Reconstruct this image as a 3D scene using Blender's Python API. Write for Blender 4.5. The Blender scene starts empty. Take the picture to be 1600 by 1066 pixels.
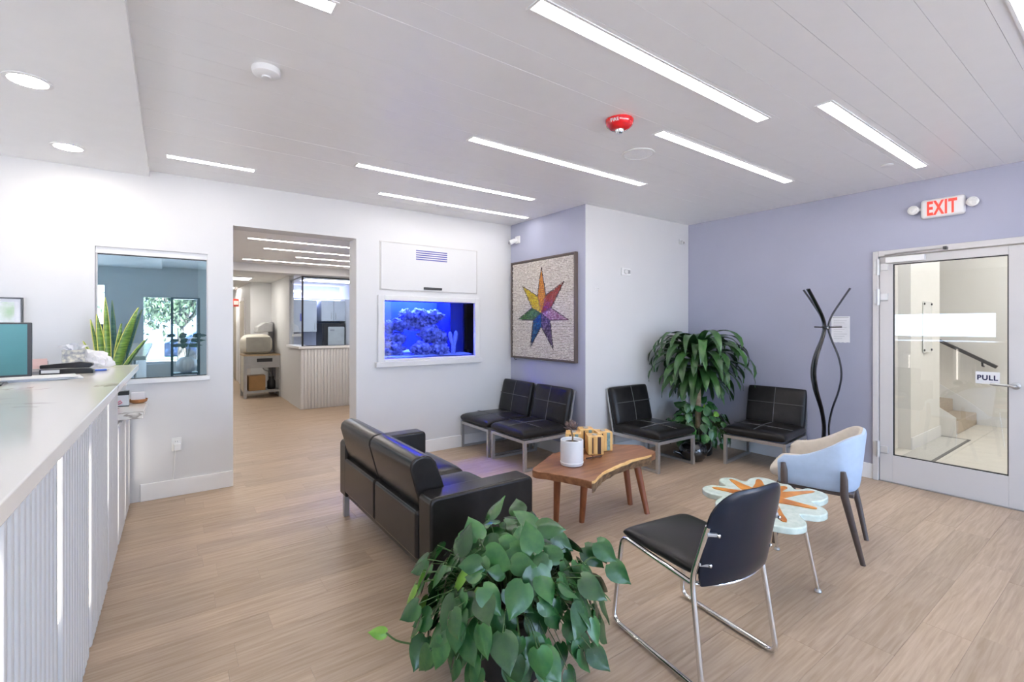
import bpy, bmesh, math, random
from mathutils import Vector, Matrix, Euler, Quaternion, noise
random.seed(7)
PI = math.pi
scene = bpy.context.scene
COL = scene.collection

# ------------------------------------------------------------------ camera, world, light, exposure
CH = 1.457
HC = 2.743
cam_d = bpy.data.cameras.new('camera')
cam = bpy.data.objects.new('camera', cam_d)
COL.objects.link(cam)
cam.location = (0, 0, CH)
cam.rotation_euler = (PI / 2, 0, math.radians(54.12 - 90))
cam_d.sensor_width = 36
cam_d.lens = 36 * 738.4 / 1600
cam_d.shift_y = -(533 - 508.3) / 1600
cam_d.clip_start = 0.02
cam_d.clip_end = 200
scene.camera = cam

world = bpy.data.worlds.new('world')
scene.world = world
world.use_nodes = True
bg = world.node_tree.nodes['Background']
bg.inputs[0].default_value = (0.53, 0.70, 1.0, 1)
bg.inputs[1].default_value = 5.8

vs = scene.view_settings
vs.view_transform = 'Standard'
vs.look = 'None'
vs.gamma = 1
vs.use_curve_mapping = False
vs.exposure = 0.98
cy = scene.cycles
cy.max_bounces = 10
cy.diffuse_bounces = 5
cy.glossy_bounces = 5
cy.transmission_bounces = 8
cy.transparent_max_bounces = 12
cy.sample_clamp_indirect = 6.0
cy.caustics_reflective = False
cy.caustics_refractive = False
cy.use_denoising = True


sun_d = bpy.data.lights.new('sun', 'SUN')      # lights the ground outside only: it stands behind the building
sun_d.energy = 120.0
sun_d.angle = 0.02
sun_d.color = (1.0, 0.95, 0.97)
sun = bpy.data.objects.new('sun', sun_d)
COL.objects.link(sun)
sun.rotation_euler = Vector((-0.3, -0.8, -1.0)).to_track_quat('-Z', 'Y').to_euler()


def portal(loc, rot, sx, sy):
    l = bpy.data.lights.new('window_portal', 'AREA')
    l.shape = 'RECTANGLE'
    l.size = sx
    l.size_y = sy
    l.cycles.is_portal = True
    o = bpy.data.objects.new('window_portal', l)
    COL.objects.link(o)
    o.location = loc
    o.rotation_euler = rot
    return o


# windows of the front wall (behind the camera) and of the left wall: x0, x1, z0, z1
FRONT_Y = -3.0
LEFT_X = -3.5
FRONT_WIN = [(-3.3, -1.07, 0.25, 2.35), (-0.52, 0.54, 0.6, 2.12), (1.0, 2.9, 0.25, 2.35), (3.3, 5.2, 0.25, 2.35)]  # first window enlarged for more daylight on the lowered ceiling
LEFT_WIN = [(2.1, 4.4, 1.16, 1.76)]
for x0, x1, z0, z1 in FRONT_WIN:
    portal(((x0 + x1) / 2, FRONT_Y - 0.16, (z0 + z1) / 2), (-PI / 2, 0, PI), x1 - x0, z1 - z0)
for y0, y1, z0, z1 in LEFT_WIN:
    portal((LEFT_X - 0.16, (y0 + y1) / 2, (z0 + z1) / 2), (PI / 2, 0, -PI / 2), y1 - y0, z1 - z0)

STRIP_E = 11.0      # emission of the ceiling strip lights


# ------------------------------------------------------------------ materials
def srgb(r, g, b):
    def f(c):
        c /= 255
        return c / 12.92 if c <= 0.04045 else ((c + 0.055) / 1.055) ** 2.4
    return (f(r), f(g), f(b), 1)


MATS = {}


def mat(name, col, rough=0.5, metal=0.0, var=0.06, scale=8, bump=0.0, bscale=60, coat=0.0, spec=0.5,
        col2=None, sheen=0.0, stretch=None, alpha=None, emis=None, es=0, obj_rand=0.0, detail=4):
    if name in MATS:
        return MATS[name]
    m = bpy.data.materials.new(name)
    m.use_nodes = True
    nt = m.node_tree
    b = nt.nodes['Principled BSDF']
    b.inputs['Roughness'].default_value = rough
    b.inputs['Metallic'].default_value = metal
    b.inputs['Coat Weight'].default_value = coat
    b.inputs['Coat Roughness'].default_value = 0.08
    b.inputs['Specular IOR Level'].default_value = spec
    if sheen:
        b.inputs['Sheen Weight'].default_value = sheen
    tc = nt.nodes.new('ShaderNodeTexCoord')
    src = tc.outputs['Object']
    if stretch:
        mp = nt.nodes.new('ShaderNodeMapping')
        mp.inputs['Scale'].default_value = stretch
        nt.links.new(src, mp.inputs[0])
        src = mp.outputs[0]
    if var or col2:
        n = nt.nodes.new('ShaderNodeTexNoise')
        n.inputs['Scale'].default_value = scale
        n.inputs['Detail'].default_value = detail
        nt.links.new(src, n.inputs['Vector'])
        r = nt.nodes.new('ShaderNodeValToRGB')
        r.color_ramp.elements[0].position = 0.32
        r.color_ramp.elements[1].position = 0.68
        c2 = col2 if col2 else tuple(min(1, c * (1 + var)) for c in col[:3]) + (1,)
        c1 = col if col2 else tuple(c * (1 - var) for c in col[:3]) + (1,)
        r.color_ramp.elements[0].color = c1
        r.color_ramp.elements[1].color = c2
        nt.links.new(n.outputs['Fac'], r.inputs[0])
        out = r.outputs[0]
        if obj_rand:
            oi = nt.nodes.new('ShaderNodeObjectInfo')
            mr = nt.nodes.new('ShaderNodeMapRange')
            mr.inputs[3].default_value = 1 - obj_rand
            mr.inputs[4].default_value = 1 + obj_rand
            nt.links.new(oi.outputs['Random'], mr.inputs[0])
            hs = nt.nodes.new('ShaderNodeHueSaturation')
            nt.links.new(mr.outputs[0], hs.inputs['Value'])
            nt.links.new(out, hs.inputs['Color'])
            out = hs.outputs[0]
        nt.links.new(out, b.inputs['Base Color'])
    else:
        b.inputs['Base Color'].default_value = col
    if bump:
        nb = nt.nodes.new('ShaderNodeTexNoise')
        nb.inputs['Scale'].default_value = bscale
        nb.inputs['Detail'].default_value = 3
        nt.links.new(src, nb.inputs['Vector'])
        bp = nt.nodes.new('ShaderNodeBump')
        bp.inputs['Strength'].default_value = bump
        bp.inputs['Distance'].default_value = 0.01
        nt.links.new(nb.outputs['Fac'], bp.inputs['Height'])
        nt.links.new(bp.outputs[0], b.inputs['Normal'])
    if emis:
        b.inputs['Emission Color'].default_value = emis
        b.inputs['Emission Strength'].default_value = es
    MATS[name] = m
    return m


def emit(name, col, s):
    if name in MATS:
        return MATS[name]
    m = bpy.data.materials.new(name)
    m.use_nodes = True
    nt = m.node_tree
    nt.nodes.remove(nt.nodes['Principled BSDF'])
    e = nt.nodes.new('ShaderNodeEmission')
    e.inputs[0].default_value = col
    e.inputs[1].default_value = s
    nt.links.new(e.outputs[0], nt.nodes['Material Output'].inputs[0])
    MATS[name] = m
    return m


def glass(name, tint=(1, 1, 1, 1), refl=0.0, gloss=(1, 1, 1, 1), ior=1.5):
    """thin pane: tinted see-through plus mirror reflection by Fresnel (and a constant film share)"""
    m = bpy.data.materials.new(name)
    m.use_nodes = True
    nt = m.node_tree
    nt.nodes.remove(nt.nodes['Principled BSDF'])
    t = nt.nodes.new('ShaderNodeBsdfTransparent')
    t.inputs[0].default_value = tint
    g = nt.nodes.new('ShaderNodeBsdfGlossy')
    g.inputs['Roughness'].default_value = 0.0
    g.inputs[0].default_value = gloss
    f = nt.nodes.new('ShaderNodeFresnel')
    f.inputs[0].default_value = ior
    a = nt.nodes.new('ShaderNodeMath')
    a.operation = 'ADD'
    a.use_clamp = True
    a.inputs[1].default_value = refl
    nt.links.new(f.outputs[0], a.inputs[0])
    mx = nt.nodes.new('ShaderNodeMixShader')
    # the far face of a thin pane neither mirrors nor traps light
    ge = nt.nodes.new('ShaderNodeNewGeometry')
    ff = nt.nodes.new('ShaderNodeMath')
    ff.operation = 'SUBTRACT'
    ff.inputs[0].default_value = 1.0
    nt.links.new(ge.outputs['Backfacing'], ff.inputs[1])
    fm = nt.nodes.new('ShaderNodeMath')
    fm.operation = 'MULTIPLY'
    nt.links.new(a.outputs[0], fm.inputs[0])
    nt.links.new(ff.outputs[0], fm.inputs[1])
    nt.links.new(fm.outputs[0], mx.inputs[0])
    nt.links.new(t.outputs[0], mx.inputs[1])
    nt.links.new(g.outputs[0], mx.inputs[2])
    nt.links.new(mx.outputs[0], nt.nodes['Material Output'].inputs[0])
    MATS[name] = m
    return m


WHITE = mat('white_paint', (0.66, 0.66, 0.66, 1), 0.55, var=0.01, scale=3, bump=0.03, bscale=180)
TRIM = mat('white_trim', (0.82, 0.82, 0.82, 1), 0.35, var=0.01)
LILAC = mat('lilac_paint', (0.335, 0.348, 0.440, 1), 0.55, var=0.015, scale=3, bump=0.03, bscale=180)
CEIL = mat('ceiling_metal', (0.86, 0.857, 0.86, 1), 0.36, var=0.01, spec=0.5)
SOFF = mat('soffit_white', (0.9, 0.9, 0.9, 1), 0.5, var=0.01)
PLAST = mat('white_plastic', (0.78, 0.78, 0.77, 1), 0.35, var=0.01)
BLEATH = mat('black_leather', (0.013, 0.012, 0.012, 1), 0.28, var=0.25, scale=14, bump=0.06, bscale=260, spec=0.25)
SLEATH = mat('sofa_leather', (0.016, 0.014, 0.013, 1), 0.22, var=0.2, scale=10, bump=0.04, bscale=260, spec=0.28)
THREAD = mat('grey_thread', (0.10, 0.10, 0.10, 1), 0.7)
STEEL = mat('brushed_steel', (0.50, 0.50, 0.50, 1), 0.34, 0.9, var=0.05, scale=30)
CHROME = mat('chrome', (0.78, 0.78, 0.78, 1), 0.08, 1.0, var=0.0)
ALU = mat('aluminium', (0.62, 0.61, 0.60, 1), 0.42, 0.35, var=0.02, scale=20)
BLACK = mat('black_plastic', (0.012, 0.012, 0.013, 1), 0.35, var=0.1)
BGLOSS = mat('black_lacquer', (0.006, 0.006, 0.007, 1), 0.12, var=0.1, coat=0.6)
SOIL = mat('potting_soil', (0.03, 0.02, 0.013, 1), 0.9, var=0.5, scale=60, bump=0.8, bscale=90)
GREY = mat('grey_plastic', (0.28, 0.28, 0.29, 1), 0.45)
WALNUT = mat('walnut_wood', (0.16, 0.062, 0.028, 1), 0.38, col2=(0.30, 0.135, 0.062, 1), scale=3.2, stretch=(1.2, 9, 9), detail=8)
LEGWOOD = mat('leg_wood', (0.19, 0.055, 0.02, 1), 0.4, col2=(0.28, 0.09, 0.035, 1), scale=6, stretch=(6, 6, 1))
SAP = mat('sapwood', (0.62, 0.36, 0.13, 1), 0.45, col2=(0.72, 0.48, 0.2, 1), scale=20)
BARK = mat('bark', (0.10, 0.06, 0.035, 1), 0.8, col2=(0.3, 0.19, 0.1, 1), scale=26, bump=0.6, bscale=50)
LED = emit('led_white', (1, 0.965, 0.94, 1), STRIP_E)
LEDW = emit('led_warm', (1, 0.93, 0.85, 1), 3.5)


def floor_material():
    m = bpy.data.materials.new('oak_plank')
    m.use_nodes = True
    nt = m.node_tree
    b = nt.nodes['Principled BSDF']
    tc = nt.nodes.new('ShaderNodeTexCoord')
    oi = nt.nodes.new('ShaderNodeObjectInfo')
    mul = nt.nodes.new('ShaderNodeVectorMath')
    mul.operation = 'ADD'
    sc = nt.nodes.new('ShaderNodeMath')
    sc.operation = 'MULTIPLY'
    sc.inputs[1].default_value = 37.0
    nt.links.new(oi.outputs['Random'], sc.inputs[0])
    nt.links.new(tc.outputs['Object'], mul.inputs[0])
    nt.links.new(sc.outputs[0], mul.inputs[1])
    mp = nt.nodes.new('ShaderNodeMapping')
    mp.inputs['Scale'].default_value = (1.6, 26, 26)
    nt.links.new(mul.outputs[0], mp.inputs[0])
    n = nt.nodes.new('ShaderNodeTexNoise')
    n.inputs['Scale'].default_value = 2.4
    n.inputs['Detail'].default_value = 7
    n.inputs['Distortion'].default_value = 0.6
    nt.links.new(mp.outputs[0], n.inputs['Vector'])
    r = nt.nodes.new('ShaderNodeValToRGB')
    e = r.color_ramp.elements
    e[0].position, e[0].color = 0.3, (0.362, 0.262, 0.176, 1)
    e[1].position, e[1].color = 0.72, (0.497, 0.382, 0.282, 1)
    nt.links.new(n.outputs['Fac'], r.inputs[0])
    hs = nt.nodes.new('ShaderNodeHueSaturation')
    mr = nt.nodes.new('ShaderNodeMapRange')
    mr.inputs[3].default_value = 0.90
    mr.inputs[4].default_value = 1.10
    nt.links.new(oi.outputs['Random'], mr.inputs[0])
    nt.links.new(mr.outputs[0], hs.inputs['Value'])
    nt.links.new(r.outputs[0], hs.inputs['Color'])
    nt.links.new(hs.outputs[0], b.inputs['Base Color'])
    b.inputs['Roughness'].default_value = 0.42
    b.inputs['Specular IOR Level'].default_value = 0.4
    bp = nt.nodes.new('ShaderNodeBump')
    bp.inputs['Strength'].default_value = 0.08
    bp.inputs['Distance'].default_value = 0.004
    nt.links.new(n.outputs['Fac'], bp.inputs['Height'])
    nt.links.new(bp.outputs[0], b.inputs['Normal'])
    return m


OAK = floor_material()


def marble_material():
    m = bpy.data.materials.new('quartz_top')
    m.use_nodes = True
    nt = m.node_tree
    b = nt.nodes['Principled BSDF']
    tc = nt.nodes.new('ShaderNodeTexCoord')
    n = nt.nodes.new('ShaderNodeTexNoise')
    n.inputs['Scale'].default_value = 2.2
    n.inputs['Detail'].default_value = 9
    n.inputs['Distortion'].default_value = 1.6
    nt.links.new(tc.outputs['Object'], n.inputs['Vector'])
    r = nt.nodes.new('ShaderNodeValToRGB')
    r.color_ramp.elements[0].position = 0.485
    r.color_ramp.elements[0].color = (0.86, 0.83, 0.77, 1)
    r.color_ramp.elements[1].position = 0.515
    r.color_ramp.elements[1].color = (0.86, 0.83, 0.77, 1)
    k = r.color_ramp.elements.new(0.5)
    k.color = (0.36, 0.31, 0.26, 1)
    nt.links.new(n.outputs['Fac'], r.inputs[0])
    n2 = nt.nodes.new('ShaderNodeTexNoise')
    n2.inputs['Scale'].default_value = 2.0
    nt.links.new(tc.outputs['Object'], n2.inputs['Vector'])
    r2 = nt.nodes.new('ShaderNodeValToRGB')
    r2.color_ramp.elements[0].position = 0.5
    r2.color_ramp.elements[1].position = 0.62
    nt.links.new(n2.outputs['Fac'], r2.inputs[0])
    mx = nt.nodes.new('ShaderNodeMix')
    mx.data_type = 'RGBA'
    nt.links.new(r2.outputs[0], mx.inputs[0])
    mx.inputs[6].default_value = (0.86, 0.83, 0.77, 1)
    nt.links.new(r.outputs[0], mx.inputs[7])
    nt.links.new(mx.outputs[2], b.inputs['Base Color'])
    b.inputs['Roughness'].default_value = 0.14
    return m


QUARTZ = marble_material()


# ------------------------------------------------------------------ mesh helpers
class MB:
    def __init__(self, o=(0, 0, 0)):
        self.v, self.f, self.o = [], [], Vector(o)

    def add(self, vs, fs):
        k = len(self.v)
        self.v += [tuple(Vector(p) - self.o) for p in vs]
        self.f += [tuple(i + k for i in f) for f in fs]
        return self

    def box(self, x0, x1, y0, y1, z0, z1):
        vs = [(x, y, z) for z in (z0, z1) for y in (y0, y1) for x in (x0, x1)]
        return self.add(vs, [(0, 2, 3, 1), (4, 5, 7, 6), (0, 1, 5, 4), (2, 6, 7, 3), (0, 4, 6, 2), (1, 3, 7, 5)])

    def prism(self, poly, z0, z1):
        n = len(poly)
        vs = [(p[0], p[1], z0) for p in poly] + [(p[0], p[1], z1) for p in poly]
        fs = [tuple(range(n - 1, -1, -1)), tuple(range(n, 2 * n))]
        fs += [(i, (i + 1) % n, n + (i + 1) % n, n + i) for i in range(n)]
        return self.add(vs, fs)

    def prismx(self, poly, x0, x1):
        """polygon in (y, z), extruded along x"""
        n = len(poly)
        vs = [(x0, p[0], p[1]) for p in poly] + [(x1, p[0], p[1]) for p in poly]
        fs = [tuple(range(n - 1, -1, -1)), tuple(range(n, 2 * n))]
        fs += [(i, (i + 1) % n, n + (i + 1) % n, n + i) for i in range(n)]
        return self.add(vs, fs)

    def prismy(self, poly, y0, y1):
        """polygon in (x, z), extruded along y"""
        n = len(poly)
        vs = [(p[0], y0, p[1]) for p in poly] + [(p[0], y1, p[1]) for p in poly]
        fs = [tuple(range(n)), tuple(range(2 * n - 1, n - 1, -1))]
        fs += [(i, n + i, n + (i + 1) % n, (i + 1) % n) for i in range(n)]
        return self.add(vs, fs)

    def sweep(self, pts, radii, n=8, flat=1.0, up=None, closed=False, power=None):
        pts = [Vector(p) for p in pts]
        m = len(pts)
        if not hasattr(radii, '__len__'):
            radii = [radii] * m
        rings = []
        ref = None
        for i, p in enumerate(pts):
            if closed:
                t = pts[(i + 1) % m] - pts[i - 1]
            else:
                t = pts[min(i + 1, m - 1)] - pts[max(i - 1, 0)]
            t.normalize()
            if up is not None:
                a = Vector(up) - t * t.dot(Vector(up))
                if a.length < 1e-5:
                    a = t.orthogonal()
            elif ref is None:
                a = t.orthogonal()
            else:
                a = ref - t * t.dot(ref)
                if a.length < 1e-6:
                    a = t.orthogonal()
            a.normalize()
            ref = a
            b = t.cross(a)
            ring = []
            for k in range(n):
                th = 2 * PI * (k + (0.5 if n == 4 else 0)) / n
                ring.append(p + a * math.cos(th) * radii[i] * flat + b * math.sin(th) * radii[i])
            rings.append(ring)
        vs = [q for r in rings for q in r]
        fs = []
        for i in range(m if closed else m - 1):
            j = (i + 1) % m
            for k in range(n):
                k2 = (k + 1) % n
                fs.append((i * n + k, i * n + k2, j * n + k2, j * n + k))
        if not closed:
            fs.append(tuple(range(n - 1, -1, -1)))
            fs.append(tuple((m - 1) * n + k for k in range(n)))
        return self.add(vs, fs)

    def lathe(self, prof, c=(0, 0, 0), n=32, axis='z'):
        vs, fs = [], []
        for r, z in prof:
            for k in range(n):
                th = 2 * PI * k / n
                if axis == 'z':
                    vs.append((c[0] + r * math.cos(th), c[1] + r * math.sin(th), c[2] + z))
                elif axis == 'x':
                    vs.append((c[0] + z, c[1] + r * math.cos(th), c[2] + r * math.sin(th)))
                else:
                    vs.append((c[0] + r * math.sin(th), c[1] + z, c[2] + r * math.cos(th)))
        m = len(prof)
        for i in range(m - 1):
            for k in range(n):
                k2 = (k + 1) % n
                fs.append((i * n + k, i * n + k2, (i + 1) * n + k2, (i + 1) * n + k))
        fs.append(tuple(range(n - 1, -1, -1)))
        fs.append(tuple((m - 1) * n + k for k in range(n)))
        return self.add(vs, fs)

    def mesh(self, name, smooth=False):
        me = bpy.data.meshes.new(name)
        me.from_pydata(self.v, [], self.f)
        bm = bmesh.new()
        bm.from_mesh(me)
        bmesh.ops.recalc_face_normals(bm, faces=bm.faces)
        bm.to_mesh(me)
        bm.free()
        if smooth:
            for p in me.polygons:
                p.use_smooth = True
        return me

    def build(self, name, m, parent=None, smooth=False, bevel=0, seg=2, sub=0, **props):
        return link(name, self.mesh(name, smooth), m, parent, smooth, bevel, seg, sub, **props)


def auto_smooth(o, angle=40):
    me = o.data
    bm = bmesh.new()
    bm.from_mesh(me)
    for e in bm.edges:
        e.smooth = not (len(e.link_faces) == 2 and e.calc_face_angle(0) > math.radians(angle))
    bm.to_mesh(me)
    bm.free()


def link(name, me, m, parent=None, smooth=False, bevel=0, seg=2, sub=0, **props):
    o = bpy.data.objects.new(name, me)
    COL.objects.link(o)
    if m is not None:
        me.materials.clear()
        me.materials.append(m)
    if parent is not None:
        o.parent = parent
    if smooth:
        auto_smooth(o)
    if bevel:
        for p in me.polygons:
            p.use_smooth = True
        b = o.modifiers.new('bevel', 'BEVEL')
        b.width = bevel
        b.segments = seg
        b.limit_method = 'ANGLE'
        b.angle_limit = math.radians(40)
        b.harden_normals = True
    if sub:
        s = o.modifiers.new('sub', 'SUBSURF')
        s.levels = s.render_levels = sub
    for k, v in props.items():
        o[k] = v
    return o


def thing(name, label, cat, loc=(0, 0, 0), rz=0, group=None):
    o = bpy.data.objects.new(name, None)
    COL.objects.link(o)
    o.empty_display_size = 0.1
    o.location = loc
    o.rotation_euler = (0, 0, rz)
    o['label'] = label
    o['category'] = cat
    if group:
        o['group'] = group
    return o


def struct_root(name):
    o = bpy.data.objects.new(name, None)
    COL.objects.link(o)
    o['kind'] = 'structure'
    return o


def struct(name, mb, m, parent=None, bevel=0, smooth=False):
    o = mb.build(name, m, parent, smooth, bevel)
    if parent is None:
        o['kind'] = 'structure'
    return o


def tag(o, label, cat, group=None):
    o['label'] = label
    o['category'] = cat
    if group:
        o['group'] = group
    return o


def clone(root, label, loc, rz, group=None):
    r = root.copy()
    COL.objects.link(r)
    r.location = loc
    r.rotation_euler = (0, 0, rz)
    r['label'] = label
    if group:
        r['group'] = group
    for ch in root.children:
        c = ch.copy()
        COL.objects.link(c)
        c.parent = r
        for g in ch.children:
            d = g.copy()
            COL.objects.link(d)
            d.parent = c
    return r


def catmull(pts, n=6, closed=False):
    pts = [Vector(p) for p in pts]
    m = len(pts)
    out = []
    for i in range(m if closed else m - 1):
        def g(k):
            return pts[k % m] if closed else pts[max(0, min(m - 1, k))]
        p0, p1, p2, p3 = g(i - 1), g(i), g(i + 1), g(i + 2)
        for k in range(n):
            t = k / n
            out.append(0.5 * ((2 * p1) + (p2 - p0) * t + (2 * p0 - 5 * p1 + 4 * p2 - p3) * t * t + (3 * p1 - p0 - 3 * p2 + p3) * t ** 3))
    if not closed:
        out.append(pts[-1])
    return out


def cushion_mesh(w, d, t, n=18, ex=10, puff=0.0):
    """closed pillow slab centred on the origin: w along x, d along y, t thick along z"""
    us = [math.sin(PI / 2 * (-1 + 2 * i / n)) for i in range(n + 1)]
    us = [math.copysign(abs(u) ** 0.8, u) for u in us]
    mb = MB()
    vs, fs = [], []
    N = n + 1
    for s in (1, -1):
        for v in us:
            for u in us:
                e = max(0, 1 - abs(u) ** ex) ** 0.35 * max(0, 1 - abs(v) ** ex) ** 0.35
                z = s * (t / 2 * e + puff * (1 - u * u) * (1 - v * v))
                # round the plan corners a little
                k = 1 - 0.02 * (abs(u) ** 6) * (abs(v) ** 6)
                vs.append((u * w / 2 * k, v * d / 2 * k, z))
    for s in range(2):
        for j in range(n):
            for i in range(n):
                a = s * N * N + j * N + i
                q = (a, a + 1, a + N + 1, a + N)
                fs.append(q if s == 0 else q[::-1])
    mb.add(vs, fs)
    me = mb.mesh('cushion', True)
    bm = bmesh.new()
    bm.from_mesh(me)
    bmesh.ops.remove_doubles(bm, verts=bm.verts, dist=1e-5)
    bmesh.ops.recalc_face_normals(bm, faces=bm.faces)
    for f in bm.faces:
        f.smooth = True
    bm.to_mesh(me)
    bm.free()
    return me


def xf(me, M):
    me.transform(M)
    return me


def text_mesh(s, size, depth, bold=0.0):
    c = bpy.data.curves.new('t', 'FONT')
    c.body = s
    c.size = size
    c.extrude = depth
    c.offset = bold
    c.space_character = 1.12
    c.align_x = 'CENTER'
    c.align_y = 'CENTER'
    o = bpy.data.objects.new('t', c)
    COL.objects.link(o)
    dg = bpy.context.evaluated_depsgraph_get()
    me = bpy.data.meshes.new_from_object(o.evaluated_get(dg))
    bpy.data.objects.remove(o)
    return me


# ------------------------------------------------------------------ the setting
YA, XB, YD, XC = 4.955, 3.565, 3.603, 5.41
TA = 0.23   # thickness of the wall with the aquarium

# floor: a base slab with every plank as a piece of it
floor = struct('floor', MB().box(LEFT_X, XC, FRONT_Y, 17.0, -0.12, -0.004), mat('floor_base', (0.10, 0.075, 0.055, 1), 0.8))
PW = 0.18
ny0, ny1 = 1, int(12.0 / PW)
planks = 0
extra = MB()
row_i = 0
y = -0.02
while y < 12.0:
    if y < 2.0:
        xa, xb = 0.0 if y < 0.6 else -0.3, XC
    elif y < YA:
        xa, xb = -0.32, XC if y < YD else XB
    else:
        xa, xb = 0.0, 3.4
    if y < 0.6:
        xa = 0.3
    x = xa
    first = True
    while x < xb - 0.01:
        L = random.uniform(0.75, 1.25)
        if first:
            L *= random.uniform(0.35, 1)
            first = False
        x2 = min(xb, x + L)
        if xb - x2 < 0.2:
            x2 = xb
        z = random.uniform(-0.0004, 0.0004)
        cx, cyy = (x + x2) / 2, y + PW / 2
        g = 0.0004
        if y < 6.6 and planks < 300:
            mb = MB((cx, cyy, 0)).box(x + g, x2 - g, y + g, y + PW - g, -0.006, z)
            o = mb.build('plank', OAK, floor)
            o.location = (cx, cyy, 0)
            planks += 1
        else:
            extra.box(x + g, x2 - g, y + g, y + PW - g, -0.006, z)
        x = x2
    y += PW
extra.build('plank_field', OAK, floor, kind='stuff')
struct('floor', MB().box(LEFT_X, 0.3, FRONT_Y, 0.6, -0.005, 0.0).box(0.3, XC, FRONT_Y, -0.02, -0.005, 0).box(LEFT_X, -0.32, 0.6, YA, -0.005, 0).box(0.3, 3.4, 12, 17, -0.005, 0), OAK)

# ceiling: linear metal panels
ceiling = struct('ceiling', MB().box(-0.14, XC + 0.1, FRONT_Y, YA + 0.1, HC + 0.012, HC + 0.2), mat('ceiling_void', (0.8, 0.8, 0.8, 1), 0.9))
P = 0.1645
k0 = -21
pm = MB().box(-0.14 - 2.6, XC - 2.6, 0.0006, P - 0.0006, 0, 0.012).mesh('ceiling_panel')
yy = 0.42 + P * k0
while yy < YA - 0.02:
    y1 = min(YA, yy + P)
    if y1 - yy < P - 0.001:
        me = MB().box(-0.14 - 2.6, XC - 2.6, 0.0006, y1 - yy, 0, 0.012).mesh('ceiling_panel')
    else:
        me = pm
    o = link('ceiling_panel', me, CEIL, ceiling)
    o.location = (2.6, yy, HC + random.uniform(0, 0.0012))
    yy += P
struct('ceiling', MB().box(LEFT_X, -0.14, FRONT_Y, YA, 2.695, HC + 0.2), SOFF)


def wall_with_holes(axis, c0, c1, a0, a1, z0, z1, holes):
    """wall slab: axis 'y' -> runs along x between y=c0..c1; axis 'x' -> runs along y. holes: (a, b, z, z)"""
    mb = MB()
    hs = sorted(holes)
    cur = a0

    def put(a, b, za, zb):
        if b - a > 1e-4 and zb - za > 1e-4:
            if axis == 'y':
                mb.box(a, b, c0, c1, za, zb)
            else:
                mb.box(c0, c1, a, b, za, zb)
    for a, b, za, zb in hs:
        put(cur, a, z0, z1)
        put(a, b, z0, za)
        put(a, b, zb, z1)
        cur = b
    put(cur, a1, z0, z1)
    return mb


# wall A: window, doorway, aquarium
wa = wall_with_holes('y', YA, YA + TA, LEFT_X, XB + 0.15, 0, HC, [(-0.482, 0.269, 1.0, 2.086), (0.463, 1.576, 0, 2.362), (1.87, 3.007, 1.09, 1.726)])
struct('wall_back', wa, WHITE)
struct('wall_side', MB().box(XB, XB + 0.15, YD + 0.15, YA, 0, HC).box(XB, XB + 0.003, YD + 0.0005, YD + 0.15, 0, HC), LILAC)
struct('wall_nook', MB().box(XB + 0.003, XC + 0.15, YD, YD + 0.15, 0, HC), WHITE)
struct('sun_blocker', MB().box(LEFT_X - 0.3, 9.9, FRONT_Y - 0.3, 17.3, 3.4, 3.6), WHITE)  # added slab, out of view, keeps the sun out of the rooms
struct('wall_right', wall_with_holes('x', XC, XC + 0.14, FRONT_Y, YD, 0, HC, [(0.50, 1.585, 0.0, 2.115)]), LILAC)
struct('wall_front', wall_with_holes('y', FRONT_Y - 0.2, FRONT_Y, LEFT_X - 0.2, XC + 0.14, 0, HC, FRONT_WIN), WHITE)
struct('wall_left', wall_with_holes('x', LEFT_X - 0.2, LEFT_X, FRONT_Y, YA + TA, 0, HC, LEFT_WIN), WHITE)

# baseboards
BBH = 0.142


def baseboard(side, mb):
    return struct('baseboard_' + side, mb, TRIM, bevel=0.004)


baseboard('back', MB().box(-0.2, 0.463, YA - 0.014, YA, 0, BBH))
baseboard('back', MB().box(1.576, XB - 0.002, YA - 0.014, YA, 0, BBH))
baseboard('side', MB().box(XB - 0.014, XB, YD - 0.014, YA - 0.016, 0, BBH))
baseboard('nook', MB().box(XB + 0.002, XC - 0.016, YD - 0.014, YD, 0, BBH))
baseboard('right', MB().box(XC - 0.014, XC, 1.625, YD, 0, BBH))

# window in wall A: a film-mirrored pane in a thin frame
win = struct_root('window_1')
FILM = glass('mirror_film_glass', tint=(0.55, 0.70, 0.75, 1), refl=0.46, gloss=(0.76, 0.94, 1.0, 1))
MB().box(-0.470, 0.262, YA + 0.05, YA + 0.056, 1.018, 2.034).build('pane', FILM, win)
MB().box(-0.482, 0.269, YA + 0.02, YA + 0.075, 2.034, 2.086).build('head_track', TRIM, win, bevel=0.003)
MB().box(-0.482, 0.269, YA + 0.045, YA + 0.06, 2.026, 2.034).build('gasket', BLACK, win)
MB().box(-0.482, 0.269, YA + 0.045, YA + 0.06, 1.012, 1.018).build('gasket', BLACK, win)
for x0, x1 in ((-0.482, -0.470), (0.262, 0.269)):
    MB().box(x0, x1, YA + 0.04, YA + 0.066, 1.012, 2.034).build('frame', ALU, win)
MB().box(-0.50, 0.285, YA - 0.018, YA + 0.1, 0.975, 1.012).build('window_sill', TRIM, win, bevel=0.004)
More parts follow.
